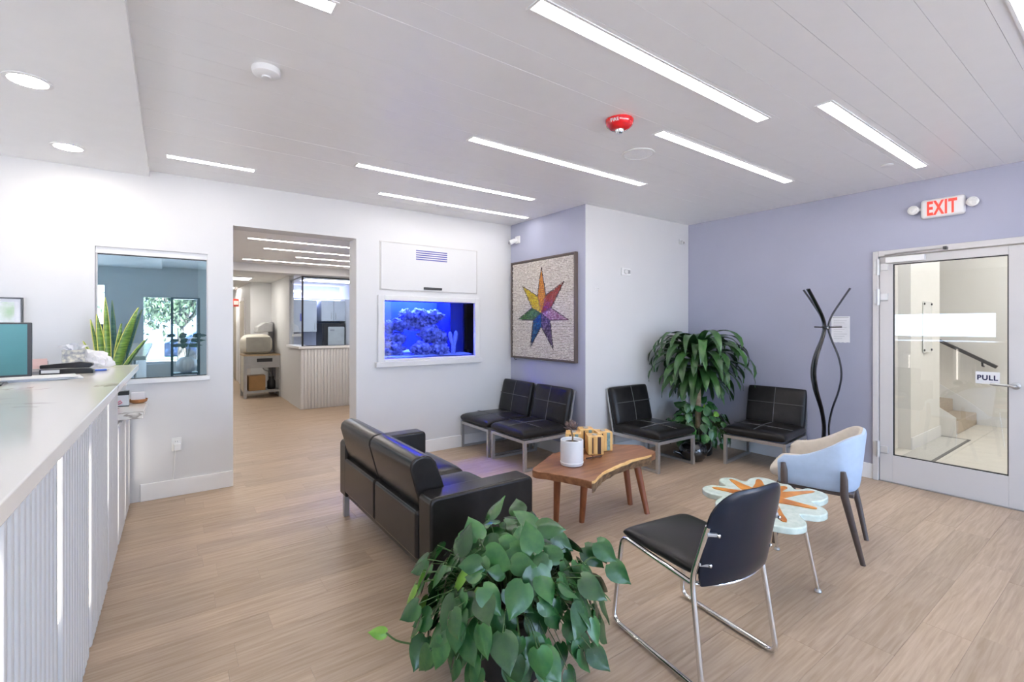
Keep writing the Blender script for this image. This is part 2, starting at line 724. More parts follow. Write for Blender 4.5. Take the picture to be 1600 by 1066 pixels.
# the room behind that pane
BLUEROOM = mat('office_paint', (0.30, 0.40, 0.46, 1), 0.7)
struct('wall_office', MB().box(-1.6, 0.30, 7.6, 7.7, 0, HC).box(-1.7, -1.6, YA + TA, 7.7, 0, HC).box(-1.7, 0.30, YA + TA, 7.7, HC, HC + 0.1), BLUEROOM)
t = thing('ceiling_light', 'added unseen ceiling light brightening the office behind the tinted window', 'light', (-0.6, 6.5, HC))  # added lamp, unseen, so the room shows teal through the pane
MB((-0.6, 6.5, HC)).box(-0.9, -0.3, 6.2, 6.8, HC - 0.015, HC).build('diffuser', emit('office_fill_led', (0.9, 0.95, 1, 1), 11), t)
MB((-0.6, 6.5, HC)).box(-0.93, -0.27, 6.17, 6.2, HC - 0.02, HC).box(-0.93, -0.27, 6.8, 6.83, HC - 0.02, HC).box(-0.93, -0.9, 6.2, 6.8, HC - 0.02, HC).box(-0.3, -0.27, 6.2, 6.8, HC - 0.02, HC).build('frame', TRIM, t)
struct('wall_partition', MB().box(0.30, 0.40, YA + TA, 17, 0, HC), WHITE)

# door to the stairwell
door = struct_root('door_1')
DP = mat('door_paint', (0.60, 0.585, 0.575, 1), 0.38, var=0.015, scale=4)
MB().box(XC - 0.03, XC + 0.14, 1.578, 1.622, 0, 2.15).build('door_frame', DP, door, bevel=0.004)
MB().box(XC - 0.03, XC + 0.14, 0.45, 1.578, 2.098, 2.15).build('door_frame', DP, door, bevel=0.004)
MB().box(XC - 0.03, XC + 0.14, 0.45, 0.505, 0, 2.098).build('door_frame', DP, door, bevel=0.004)
xd0, xd1 = XC - 0.012, XC + 0.034
MB().box(xd0, xd1, 1.473, 1.572, 0.008, 2.09).build('stile', DP, door, bevel=0.003)
MB().box(xd0, xd1, 0.51, 0.73, 0.008, 2.09).build('stile', DP, door, bevel=0.003)
MB().box(xd0, xd1, 0.73, 1.473, 2.02, 2.09).build('rail', DP, door, bevel=0.003)
MB().box(xd0, xd1, 0.73, 1.473, 0.008, 0.255).build('rail', DP, door, bevel=0.003)
for a in ((0.73, 0.738, 0.255, 2.02), (1.465, 1.473, 0.255, 2.02), (0.738, 1.465, 0.255, 0.263), (0.738, 1.465, 2.012, 2.02)):
    MB().box(XC + 0.0, XC + 0.02, a[0], a[1], a[2], a[3]).build('gasket', BLACK, door)
CLEAR = glass('clear_glass', tint=(0.97, 0.985, 0.98, 1), refl=0.06)
MB().box(XC + 0.008, XC + 0.014, 0.738, 1.465, 0.263, 2.012).build('pane', CLEAR, door)
MB().box(XC - 0.02, XC + 0.14, 0.505, 1.578, 0.0005, 0.009).build('threshold', STEEL, door)
HNG = mat('hinge_metal', (0.66, 0.66, 0.65, 1), 0.35, 0.4)
for z in (2.0, 1.72, 0.30):
    h = MB().box(XC - 0.036, XC - 0.029, 1.582, 1.612, z - 0.06, z + 0.06)
    h = h.build('hinge', HNG, door, bevel=0.002)
    MB().sweep([(XC - 0.042, 1.576, z - 0.075), (XC - 0.042, 1.576, z + 0.075)], 0.013, 12).build('hinge_pin', HNG, h, smooth=True)
    MB().box(xd0 - 0.016, xd0 + 0.001, 1.505, 1.566, z - 0.032, z + 0.032).build('hinge_leaf', HNG, h, bevel=0.003)
cl = MB().box(xd0 - 0.055, xd0, 1.235, 1.515, 2.028, 2.082).build('door_closer', PLAST, door, bevel=0.006)
MB().sweep([(xd0 - 0.05, 1.52, 2.105), (xd0 - 0.05, 1.10, 2.118)], 0.008, 8).build('closer_arm', STEEL, cl, smooth=True)
MB().box(xd0 - 0.075, xd0 - 0.02, 1.085, 1.11, 2.103, 2.128).build('arm_bracket', BLACK, cl, bevel=0.003)
hd = MB().sweep(catmull([(xd0, 0.69, 0.978), (xd0 - 0.045, 0.69, 0.978), (xd0 - 0.055, 0.71, 0.98), (xd0 - 0.055, 0.80, 0.982), (xd0 - 0.05, 0.825, 0.985)], 4), 0.010, 10).build('handle', STEEL, door, smooth=True)
MB().lathe([(0.028, 0), (0.028, -0.008), (0.024, -0.01)], (xd0, 0.69, 0.978), 24, 'x').build('rosette', STEEL, hd, smooth=True)

# front windows behind the camera: panes, mullions and half-drawn blinds (they give the daylight and the reflections)
BLIND = mat('blind_fabric', (0.6, 0.6, 0.58, 1), 0.8)
for i, (x0, x1, z0, z1) in enumerate(FRONT_WIN):
    w = struct_root('window_%d' % (i + 2))
    for a in ((x0, x0 + 0.05, z0, z1), (x1 - 0.05, x1, z0, z1), (x0 + 0.05, x1 - 0.05, z0, z0 + 0.05), (x0 + 0.05, x1 - 0.05, z1 - 0.05, z1)):
        MB().box(a[0], a[1], FRONT_Y - 0.13, FRONT_Y - 0.07, a[2], a[3]).build('window_frame', ALU, w)
    if x1 - x0 > 1.5:
        xm = (x0 + x1) / 2
        MB().box(xm - 0.025, xm + 0.025, FRONT_Y - 0.13, FRONT_Y - 0.07, z0 + 0.05, z1 - 0.05).build('mullion', ALU, w)
w = struct_root('window_6')
for y0, y1, z0, z1 in LEFT_WIN:
    for a in ((y0, y0 + 0.04, z0, z1), (y1 - 0.04, y1, z0, z1), (y0 + 0.04, y1 - 0.04, z0, z0 + 0.04), (y0 + 0.04, y1 - 0.04, z1 - 0.04, z1)):
        MB().box(LEFT_X - 0.13, LEFT_X - 0.07, a[0], a[1], a[2], a[3]).build('window_frame', ALU, w)


# ------------------------------------------------------------------ stairwell behind the glass door
STW = mat('stair_paint', (0.82, 0.80, 0.76, 1), 0.6, var=0.01)
TILE = mat('stair_tile', (0.70, 0.67, 0.61, 1), 0.35, var=0.04, scale=6)
CARP = mat('stair_carpet', (0.50, 0.42, 0.33, 1), 0.95, var=0.1, scale=60, bump=0.4, bscale=150)
stf = struct('floor', MB().box(XC + 0.14, 9.7, -1.0, 3.2, -0.12, -0.002), TILE)
for i in range(6):
    for j in range(7):
        x0, y0 = XC + 0.15 + i * 0.66, -1.0 + j * 0.6
        MB((x0, y0, 0)).box(x0 + 0.0015, x0 + 0.6585, y0 + 0.0015, y0 + 0.5985, -0.002, 0.001).build('tile', TILE, stf).location = (x0, y0, 0)
struct('wall_stair', MB().box(9.6, 9.7, -1.0, 4.2, 0, 3.2), STW)
struct('wall_stair', MB().box(7.0, 8.2, 1.74, 2.1, 0, 3.2).box(XC + 0.14, 7.0, 1.86, 2.1, 0, 3.2), STW)
struct('wall_stair', MB().box(XC + 0.14, 9.6, -1.1, -1.0, 0, 3.2), STW)
struct('wall_stair', MB().box(8.2, 9.6, 4.1, 4.2, 0, 3.2).box(8.08, 8.198, 2.1, 4.2, 0, 3.2), STW)  # second box: added unseen wall, keeps sky light out of the stairwell
struct('ceiling', MB().box(XC + 0.14, 9.7, -1.1, 4.2, 3.2, 3.3), STW)
struct('baseboard_stair', MB().box(9.586, 9.6, -1.0, 1.62, 0, 0.14), TRIM)
struct('baseboard_stair', MB().box(7.0, 8.2, 1.726, 1.74, 0, 0.14), TRIM)
st = thing('staircase', 'carpeted staircase rising behind the glass exit door', 'staircase', (8.2, 1.62, 0))
for k in range(9):
    MB((8.2, 1.62, 0)).box(8.22, 9.58, 1.62 + k * 0.26, 1.62 + (k + 1) * 0.26 + 0.02, max(0, k * 0.175 - 0.1), (k + 1) * 0.175).build('step', CARP, st, bevel=0.012)
MB((8.2, 1.62, 0)).prismx([(1.58, 0.0), (1.58, 0.26), (2.1, 0.62), (3.4, 1.5), (3.4, 0.0)], 8.2, 8.22).build('stringer', STW, st)
MB((8.2, 1.62, 0)).prismx([(1.5, 0.02), (1.5, 0.15), (1.75, 0.36), (4.0, 1.88), (4.0, 1.63), (1.9, 0.2)], 9.582, 9.598).build('skirt_board', TRIM, st)
hr = thing('handrail', 'dark handrail sloping down the stairwell wall', 'handrail', (9.5, 1.4, 0.84))
MB((9.5, 1.4, 0.84)).sweep([(9.5, 1.40, 0.86), (9.5, 3.0, 1.80)], 0.05, 4, flat=0.6, up=(0, 0, 1)).build('rail', mat('dark_rail', (0.035, 0.03, 0.028, 1), 0.4), hr, bevel=0.004)
for q in (1.55, 2.2, 2.9):
    zz = 0.86 + (q - 1.4) * 0.94 / 1.6
    MB((9.5, 1.4, 0.84)).sweep([(9.6, q, zz - 0.09), (9.52, q, zz - 0.08), (9.5, q, zz - 0.02)], 0.012, 8).build('bracket', BLACK, hr, smooth=True)
mt = thing('entrance_mat', 'recessed pale floor mat in the stairwell', 'mat', (7.4, 1.45, 0.001))
MB((7.4, 1.45, 0)).box(6.2, 8.18, 1.47, 1.72, 0.0, 0.004).build('pad', mat('mat_pad', (0.55, 0.54, 0.51, 1), 0.9, var=0.1, scale=120), mt)
MB((7.4, 1.45, 0)).box(6.1, 8.2, 1.44, 1.47, 0.0, 0.006).box(8.18, 8.2, 1.47, 1.72, 0, 0.006).build('edge_strip', mat('mat_edge', (0.13, 0.13, 0.13, 1), 0.6), mt)
t = thing('wall_sign', 'clear sign panel on dark studs on the stairwell wall', 'sign', (7.6, 1.74, 1.43))
o_ = (7.6, 1.74, 1.43)
MB(o_).box(7.44, 7.80, 1.728, 1.734, 1.12, 1.75).build('panel', mat('sign_acrylic', (0.84, 0.84, 0.82, 1), 0.2, var=0.02), t)
for sx_ in (7.47, 7.77):
    for sz_ in (1.15, 1.72):
        MB(o_).lathe([(0.014, 0), (0.014, -0.022), (0.010, -0.024)], (sx_, 1.74, sz_), 14, 'y').build('stud', BLACK, t, smooth=True)
for i, (lx, ly) in enumerate(((6.6, 0.6), (8.6, 0.5))):  # added lamps, out of view, that brighten the stairwell
    t = thing('ceiling_light', 'added unseen ceiling light over the ' + ('stairwell entrance' if i == 0 else 'stair foot'), 'light', (lx, ly, 3.2), group='added stairwell lights')
    MB((lx, ly, 3.2)).box(lx - 0.4, lx + 0.4, ly - 0.4, ly + 0.4, 3.185, 3.2).build('frame', TRIM, t)
    MB((lx, ly, 3.2)).box(lx - 0.37, lx + 0.37, ly - 0.37, ly + 0.37, 3.178, 3.186).build('diffuser', emit('stair_fill_led', (1, 0.98, 0.97, 1), 10), t)

# ------------------------------------------------------------------ hall behind the doorway
HZ = 2.44
struct('ceiling', MB().box(0.40, 3.5, YA + TA, 8.45, HZ, HZ + 0.1), CEIL)
struct('trim_1', MB().box(0.40, 3.5, 8.45, 8.75, 2.31, HZ + 0.1), WHITE)
struct('ceiling', MB().box(0.40, 3.5, 8.75, 17, 2.40, 2.5), mat('tile_ceiling', (0.7, 0.69, 0.67, 1), 0.8))
struct('wall_hall', MB().box(3.4, 3.5, YA + TA, 12.1, 0, HZ), WHITE)
struct('wall_hall', MB().box(0.40, 3.5, 17.0, 17.1, 0, HZ), WHITE)
struct('wall_hall', MB().box(1.42, 1.83, 11.7, 11.8, 0, 2.4).box(1.42, 1.5, 11.8, 17, 0, 2.4), WHITE)
struct('wall_hall', MB().box(1.83, 1.91, 9.75, 12.0, 0, 2.4), WHITE)
struct('wall_hall', MB().box(1.83, 3.5, 12.0, 12.1, 0, 2.4), mat('lab_wall', (0.62, 0.66, 0.80, 1), 0.6))
for k, yy in enumerate((12.6, 14.2)):
    d = struct_root('door_%d' % (k + 2))
    MB().box(1.40, 1.42, yy, yy + 0.06, 0, 2.1).build('door_frame', TRIM, d)
    MB().box(1.40, 1.42, yy + 0.9, yy + 0.96, 0, 2.1).build('door_frame', TRIM, d)
    MB().box(1.40, 1.42, yy + 0.06, yy + 0.9, 2.04, 2.1).build('door_frame', TRIM, d)
    MB().box(1.41, 1.42, yy + 0.06, yy + 0.9, 0, 2.04).build('door_leaf', mat('hall_door', (0.55, 0.5, 0.42, 1), 0.5), d)
e2 = thing('exit_sign', 'small red exit sign far down the corridor', 'sign', (1.36, 13.9, 2.0))
MB((1.36, 13.9, 2.0)).box(1.30, 1.42, 13.88, 13.92, 1.93, 2.13).build('housing', mat('red_sign', (0.6, 0.05, 0.03, 1), 0.5), e2, bevel=0.005)
MB((1.36, 13.9, 2.0)).box(1.31, 1.41, 13.872, 13.88, 1.98, 2.08).build('face', mat('sign_face', (0.8, 0.75, 0.7, 1), 0.5), e2)


def strip(label, x0, x1, yc, z, w=0.07, m=LED, group='ceiling strip lights'):
    t = thing('strip_light', label, 'light', ((x0 + x1) / 2, yc, z), group=group)
    o = ((x0 + x1) / 2, yc, z)
    h, tr = w / 2, 0.012
    f = MB(o).box(x0 - tr, x1 + tr, yc - h - tr, yc - h, z - 0.004, z + 0.001).box(x0 - tr, x1 + tr, yc + h, yc + h + tr, z - 0.004, z + 0.001)
    f.box(x0 - tr, x0, yc - h, yc + h, z - 0.004, z + 0.001).box(x1, x1 + tr, yc - h, yc + h, z - 0.004, z + 0.001)
    f.build('trim', TRIM, t)
    MB(o).box(x0, x1, yc - h, yc + h, z - 0.002, z + 0.001).build('diffuser', m, t)
    return t


STRIPS = [(1.185, 3.003, 1.475, 'widest ceiling strip light, to the left of the red alarm'),
          (3.075, 4.936, 1.16, 'ceiling strip light ending closest to the exit sign'),
          (2.643, 4.488, 1.98, 'ceiling strip light starting right beside the round ceiling speaker'),
          (1.677, 3.498, 2.80, 'ceiling strip light pointing at the corner above the mosaic star'),
          (1.211, 3.005, 3.79, 'second farthest ceiling strip light in front of the aquarium wall'),
          (1.649, 3.464, 4.48, 'farthest ceiling strip light right above the aquarium'),
          (-0.019, 0.566, 4.44, 'short ceiling strip light beside the lowered reception ceiling'),
          (-0.11, 0.535, 1.975, 'ceiling strip light cut by the top edge above the smoke detector'),
          (2.0, 3.82, 0.325, 'ceiling strip light cut off in the top right corner')]
for x0, x1, yc, lb in STRIPS:
    strip(lb, x0, x1, yc, HC)
for i, (x0, x1, yc) in enumerate(((0.71, 2.5, 6.05), (0.97, 2.8, 6.73), (1.47, 3.2, 7.35), (0.87, 2.9, 8.0))):
    strip(['nearest', 'second', 'third and short', 'farthest'][i] + ' strip light on the ceiling seen through the doorway', x0, x1, yc, HZ, 0.06, emit('hall_strip_led', (1, 0.92, 0.86, 1), 17), group='hall strip lights')
t = thing('ceiling_light', 'bright square ceiling panel far down the corridor', 'light', (1.0, 10.8, 2.40))
MB((1.0, 10.8, 2.4)).box(0.6, 1.3, 10.5, 11.1, 2.385, 2.40).build('diffuser', emit('hall_led', (1, 0.95, 0.88, 1), 9), t)
MB((1.0, 10.8, 2.4)).box(0.57, 1.33, 10.47, 10.5, 2.38, 2.40).box(0.57, 1.33, 11.1, 11.13, 2.38, 2.40).box(0.57, 0.6, 10.5, 11.1, 2.38, 2.4).box(1.3, 1.33, 10.5, 11.1, 2.38, 2.4).build('frame', TRIM, t)
t = thing('ceiling_light', 'small ceiling panel deepest in the corridor', 'light', (0.95, 14, 2.40))
MB((0.95, 14, 2.4)).box(0.6, 1.3, 13.7, 14.3, 2.39, 2.40).build('diffuser', emit('hall_led', (1, 0.95, 0.88, 1), 9), t)

# fluted half wall with worktop and glass screen
FLUTE = mat('fluted_white', (0.64, 0.64, 0.635, 1), 0.4, var=0.01)
hw = struct('wall_half', MB().box(1.82, 3.4, 8.72, 8.82, 0, 1.05).box(1.82, 1.92, 8.82, 9.75, 0, 1.05), WHITE)
fl_me = MB().box(-0.021, 0.021, -0.02, 0, 0, 1.03).mesh('flute')
for k in range(28):
    o = link('flute', fl_me, FLUTE, hw, bevel=0.008 if k == 0 else 0)
    if k:
        b = o.modifiers.new('bevel', 'BEVEL')
        b.width = 0.008
        b.segments = 2
    o.location = (1.845 + k * 0.054, 8.72, 0.01)
struct('trim_2', MB().box(1.78, 3.4, 8.68, 8.9, 1.05, 1.09).box(1.78, 2.0, 8.9, 9.75, 1.05, 1.09), TRIM, bevel=0.004)
sc = struct_root('window_7')
LABG = glass('lab_glass', tint=(0.93, 0.96, 0.99, 1), refl=0.0, ior=1.4)
MB().box(1.86, 3.4, 8.765, 8.775, 1.09, 2.31).build('pane', LABG, sc)
MB().box(1.855, 1.865, 8.78, 9.75, 1.09, 2.31).build('pane', LABG, sc)
MB().box(1.845, 1.872, 8.757, 8.78, 1.09, 2.31).build('corner_post', BLACK, sc)
MB().box(1.872, 3.4, 8.76, 8.78, 2.29, 2.31).build('frame', BLACK, sc)
MB().box(1.872, 3.4, 8.76, 8.78, 1.09, 1.10).build('frame', BLACK, sc)
MB().box(1.85, 1.87, 8.78, 9.75, 2.29, 2.31).build('frame', BLACK, sc)
# lab cabinets and fridge
CAB = mat('cabinet_blue_grey', (0.50, 0.53, 0.56, 1), 0.4, var=0.02)


def cabinet(label, x0, x1, y0, y1, z0, z1, n, handle):
    o = ((x0 + x1) / 2, y1, z0)
    t = thing('cabinet', label, 'cabinet', o)
    MB(o).box(x0, x1, y0 + 0.02, y1, z0, z1).build('body', CAB, t)
    w = (x1 - x0) / n
    for k in range(n):
        d = MB(o).box(x0 + k * w + 0.004, x0 + (k + 1) * w - 0.004, y0, y0 + 0.019, z0 + 0.004, z1 - 0.004).build('door', CAB, t, bevel=0.002)
        hx = x0 + (k + 1) * w - 0.05 if k % 2 == 0 else x0 + k * w + 0.05
        zz = z0 + 0.05 if handle == 'low' else z1 - 0.2
        MB(o).sweep([(hx, y0 - 0.02, zz), (hx, y0 - 0.02, zz + 0.15)], 0.007, 8).build('handle', STEEL, d, smooth=True)
    return t


cabinet('grey wall cabinet seen left through the lab glass', 2.06, 2.75, 11.5, 11.985, 1.3, 2.04, 1, 'low')
cabinet('two door grey wall cabinet above the lab machine', 2.85, 3.4, 11.5, 11.985, 1.55, 2.04, 2, 'low')
cabinet('low lab cabinet under the far worktop', 2.06, 2.82, 11.4, 11.985, 0.0, 0.86, 2, 'high')
o_ = ((2.44), 11.7, 0.86)
t = thing('worktop', 'pale worktop with sink faucet in the lab', 'worktop', o_)
MB(o_).box(2.06, 2.82, 11.38, 12.0, 0.86, 0.90).build('slab', TRIM, t, bevel=0.004)
MB(o_).sweep(catmull([(2.25, 11.85, 0.9), (2.25, 11.85, 1.15), (2.25, 11.75, 1.2), (2.25, 11.65, 1.12)], 5), 0.012, 8).build('faucet', CHROME, t, smooth=True)
o_ = (3.1, 11.7, 0)
t = thing('lab_machine', 'grey lab machine in a black alcove behind glass', 'machine', o_)
MB(o_).box(2.85, 3.38, 11.45, 11.985, 0, 1.50).build('casing', BLACK, t, bevel=0.005)
MB(o_).box(2.98, 3.36, 11.42, 11.46, 0.7, 1.42).build('front_panel', mat('machine_grey', (0.42, 0.44, 0.43, 1), 0.4), t, bevel=0.02)
MB(o_).box(3.02, 3.12, 11.412, 11.42, 1.32, 1.36).build('badge', GREY, t)
t = thing('cove_light', 'bluish cove light glowing above the lab cabinets', 'light', (2.7, 11.6, 2.08))
MB((2.7, 11.6, 2.08)).box(2.06, 3.39, 11.9, 11.95, 2.06, 2.09).build('led_bar', emit('cove_led', (0.6, 0.64, 1, 1), 15), t)
MB((2.7, 11.6, 2.08)).box(2.06, 3.39, 11.52, 11.56, 2.045, 2.075).build('cove_lip', TRIM, t)
t = thing('ceiling_light', 'added cool white ceiling light to brighten the glazed lab', 'light', (2.75, 10.3, 2.40))
MB((2.75, 10.3, 2.4)).box(2.2, 3.3, 10.0, 10.6, 2.385, 2.40).build('diffuser', emit('lab_fill_led', (0.82, 0.88, 1, 1), 7), t)  # added lamp to brighten the lab behind its glass
MB((2.75, 10.3, 2.4)).box(2.17, 3.33, 9.97, 10.0, 2.38, 2.40).box(2.17, 3.33, 10.6, 10.63, 2.38, 2.40).box(2.17, 2.2, 10.0, 10.6, 2.38, 2.4).box(3.3, 3.33, 10.0, 10.6, 2.38, 2.4).build('frame', TRIM, t)
t = thing('notice', 'small blue notice on the lab cabinet door', 'notice', (2.42, 11.49, 1.6))
MB((2.42, 11.49, 1.6)).box(2.385, 2.455, 11.485, 11.5, 1.55, 1.72).build('sheet', mat('blue_print', (0.05, 0.08, 0.45, 1), 0.5), t)

# scanner on its cart
o_ = (1.52, 10.9, 0)
MGREY = mat('machine_light_grey', (0.42, 0.42, 0.42, 1), 0.45)
BEIGE = mat('beige_plastic', (0.60, 0.57, 0.49, 1), 0.4)
t = thing('equipment_cart', 'grey steel equipment cart with shelves in the corridor', 'cart', o_)
for x in (1.20, 1.83):
    for yy in (10.65, 11.2):
        MB(o_).box(x - 0.025, x + 0.025, yy - 0.025, yy + 0.025, 0.0, 0.84).build('leg', MGREY, t)
MB(o_).box(1.17, 1.86, 10.62, 11.23, 0.84, 0.87).build('top_shelf', mat('cart_wood', (0.45, 0.33, 0.2, 1), 0.5), t)
dw = MB(o_).box(1.19, 1.84, 10.62, 10.66, 0.60, 0.835).build('drawer', MGREY, t, bevel=0.004)
MB(o_).box(1.40, 1.68, 10.61, 10.62, 0.72, 0.79).build('control_panel', BLACK, dw)
MB(o_).box(1.19, 1.84, 10.64, 11.2, 0.10, 0.14).build('bottom_shelf', MGREY, t)
MB(o_).box(1.18, 1.20, 10.68, 11.18, 0.14, 0.83).build('side_panel', BEIGE, t)
t = thing('cardboard_box', 'brown cardboard box on the bottom shelf of the cart', 'box', (1.42, 10.85, 0.14))
MB((1.42, 10.85, 0.14)).box(1.27, 1.57, 10.72, 10.98, 0.14, 0.44).build('carton', mat('cardboard', (0.42, 0.24, 0.10, 1), 0.8), t, bevel=0.003)
MB((1.42, 10.85, 0.14)).box(1.27, 1.57, 10.83, 10.87, 0.44, 0.442).build('tape', mat('tape', (0.5, 0.36, 0.2, 1), 0.3), t)
t = thing('pump_unit', 'dark pump unit beside the cardboard box on the cart', 'pump', (1.7, 10.85, 0.14))
MB((1.7, 10.85, 0.14)).lathe([(0.07, 0), (0.08, 0.02), (0.08, 0.16), (0.05, 0.2), (0.05, 0.26)], (1.7, 10.87, 0.14), 16).build('motor', BLACK, t, smooth=True)
MB((1.7, 10.85, 0.14)).sweep(catmull([(1.7, 10.87, 0.4), (1.66, 10.8, 0.5), (1.55, 10.75, 0.55), (1.5, 10.75, 0.66)], 5), 0.01, 6).build('hose', GREY, t, smooth=True)
t = thing('scanner', 'beige rounded scanner box on top of the cart', 'scanner', (1.42, 10.9, 0.87))
MB((1.42, 10.9, 0.87)).box(1.14, 1.71, 10.68, 11.15, 0.87, 1.27).build('shell', BEIGE, t, bevel=0.15, seg=6)
MB((1.42, 10.9, 0.87)).box(1.22, 1.66, 10.665, 10.70, 0.92, 1.22).build('screen_door', mat('scan_door', (0.36, 0.35, 0.30, 1), 0.35), t, bevel=0.012, seg=3)
t = thing('overhead_scanner', 'grey overhead scanner on a tall mast behind the cart', 'machine', (1.765, 11.35, 0))
MB((1.765, 11.35, 0)).box(1.72, 1.81, 11.3, 11.45, 0.0, 1.52).build('mast', GREY, t, bevel=0.01)
MB((1.765, 11.35, 0)).prismy([(1.44, 1.30), (1.46, 1.42), (1.60, 1.52), (1.74, 1.50), (1.74, 1.32)], 10.95, 11.40).build('head', MGREY, t, bevel=0.02, seg=3)

# ------------------------------------------------------------------ aquarium
aq = thing('aquarium', 'glowing blue saltwater aquarium set into the white wall', 'aquarium', (2.44, YA, 1.09))
o_ = (2.44, YA, 1.09)
x0, x1, z0, z1 = 1.87, 3.007, 1.09, 1.726
F_ = YA - 0.035
MB(o_).box(1.80, x0, F_, YA, z0 - 0.03, z1 + 0.055).build('frame', WHITE, aq, bevel=0.004)
MB(o_).box(x1, 3.07, F_, YA, z0 - 0.03, z1 + 0.055).build('frame', WHITE, aq, bevel=0.004)
MB(o_).box(x0, x1, F_, YA, z1, z1 + 0.055).build('frame', WHITE, aq, bevel=0.004)
MB(o_).box(x0, x1, F_, YA, z0 - 0.03, z0).build('frame', WHITE, aq, bevel=0.004)
MB(o_).box(1.775, 3.095, YA - 0.05, YA, z0 - 0.085, z0 - 0.03).build('ledge', WHITE, aq, bevel=0.004)
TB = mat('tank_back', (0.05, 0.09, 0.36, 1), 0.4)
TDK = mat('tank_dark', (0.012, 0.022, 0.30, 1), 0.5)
D1 = YA + 0.58
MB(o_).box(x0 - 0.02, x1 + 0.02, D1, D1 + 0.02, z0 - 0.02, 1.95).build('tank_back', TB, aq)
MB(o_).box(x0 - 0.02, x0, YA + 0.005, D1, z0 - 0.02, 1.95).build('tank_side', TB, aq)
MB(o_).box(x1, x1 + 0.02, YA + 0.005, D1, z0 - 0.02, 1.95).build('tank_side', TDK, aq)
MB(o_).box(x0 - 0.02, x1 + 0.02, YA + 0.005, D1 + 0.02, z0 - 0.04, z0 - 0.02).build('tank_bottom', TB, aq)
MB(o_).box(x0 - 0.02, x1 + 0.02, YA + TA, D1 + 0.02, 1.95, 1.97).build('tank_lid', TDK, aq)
MB(o_).box(2.80, 2.985, YA + 0.22, D1, z0, 1.9).build('overflow_box', TDK, aq, bevel=0.006)
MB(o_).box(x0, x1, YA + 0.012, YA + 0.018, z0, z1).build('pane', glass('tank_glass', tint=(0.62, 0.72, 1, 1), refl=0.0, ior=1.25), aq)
sand = MB()
nx, nyy = 40, 14
sv = []
for j in range(nyy + 1):
    for i in range(nx + 1):
        px, py = x0 + (x1 - x0) * i / nx, YA + 0.02 + (D1 - YA - 0.03) * j / nyy
        sv.append((px, py, z0 + 0.012 + 0.05 * j / nyy + 0.012 * noise.noise((px * 9, py * 9, 0))))
sand.o = Vector(o_)
sand.add(sv, [(j * (nx + 1) + i, j * (nx + 1) + i + 1, (j + 1) * (nx + 1) + i + 1, (j + 1) * (nx + 1) + i) for j in range(nyy) for i in range(nx)])
sand.build('sand_bed', mat('sand', (0.8, 0.8, 0.85, 1), 0.9, var=0.1, scale=80), aq, True, kind='stuff')
LR = mat('live_rock', (0.03, 0.025, 0.18, 1), 0.8, col2=(0.75, 0.68, 0.95, 1), scale=22, bump=0.8, bscale=40)  # blue of the tank light is put into the rock colours


def rock(label, c, r, seed, squash=(1, 0.8, 0.8)):
    bm = bmesh.new()
    bmesh.ops.create_icosphere(bm, subdivisions=4, radius=1)
    for v in bm.verts:
        d = v.co.normalized()
        k = 1 + 0.35 * noise.noise(d * 2.2 + Vector((seed, 0, 0))) + 0.28 * noise.noise(d * 5.5 + Vector((0, seed, 0))) + 0.16 * abs(noise.noise(d * 12 + Vector((0, 0, seed))))
        v.co = Vector((d.x * squash[0], d.y * squash[1], d.z * squash[2])) * r * k
    me = bpy.data.meshes.new('live_rock')
    bm.to_mesh(me)
    bm.free()
    for p in me.polygons:
        p.use_smooth = True
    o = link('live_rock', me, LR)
    o.location = c
    tag(o, label, 'rock', 'aquarium rocks')


ry = YA + 0.22
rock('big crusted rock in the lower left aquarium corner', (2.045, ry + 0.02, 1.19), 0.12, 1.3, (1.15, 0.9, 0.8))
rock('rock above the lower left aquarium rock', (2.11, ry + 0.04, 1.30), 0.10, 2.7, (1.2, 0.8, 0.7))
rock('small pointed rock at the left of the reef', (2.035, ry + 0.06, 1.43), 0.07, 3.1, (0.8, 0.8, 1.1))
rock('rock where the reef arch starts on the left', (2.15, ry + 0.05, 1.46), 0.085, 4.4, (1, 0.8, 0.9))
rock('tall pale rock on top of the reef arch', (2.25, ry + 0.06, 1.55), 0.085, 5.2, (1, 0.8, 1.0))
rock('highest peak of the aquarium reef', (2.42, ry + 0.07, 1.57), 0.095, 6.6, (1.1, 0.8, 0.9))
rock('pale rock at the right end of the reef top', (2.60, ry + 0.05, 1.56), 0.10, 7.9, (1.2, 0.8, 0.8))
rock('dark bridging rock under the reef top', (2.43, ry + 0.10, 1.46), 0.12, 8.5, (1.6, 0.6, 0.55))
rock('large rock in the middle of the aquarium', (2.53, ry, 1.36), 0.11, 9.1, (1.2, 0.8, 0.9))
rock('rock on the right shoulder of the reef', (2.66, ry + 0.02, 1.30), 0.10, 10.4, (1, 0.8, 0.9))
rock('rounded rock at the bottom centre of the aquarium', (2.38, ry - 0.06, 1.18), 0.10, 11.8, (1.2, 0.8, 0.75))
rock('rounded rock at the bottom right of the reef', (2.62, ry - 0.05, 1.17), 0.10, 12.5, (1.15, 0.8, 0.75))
cr = thing('tube_coral', 'pale forked tube coral at the right of the reef', 'coral', (2.80, ry - 0.08, 1.10))
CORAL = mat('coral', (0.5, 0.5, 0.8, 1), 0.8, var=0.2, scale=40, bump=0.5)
for q in (((2.80, 1.10), (2.795, 1.22), (2.765, 1.30), (2.755, 1.38)), ((2.80, 1.10), (2.81, 1.22), (2.83, 1.30), (2.84, 1.39))):
    MB((2.80, ry - 0.08, 1.10)).sweep(catmull([(a, ry - 0.08, b) for a, b in q], 5), [0.026] * 13 + [0.024, 0.018, 0.008], 10).build('branch', CORAL, cr, smooth=True)
tl = thing('tank_lamp', 'blue lamp bar hidden above the aquarium water', 'light', (2.44, YA + 0.33, 1.93))
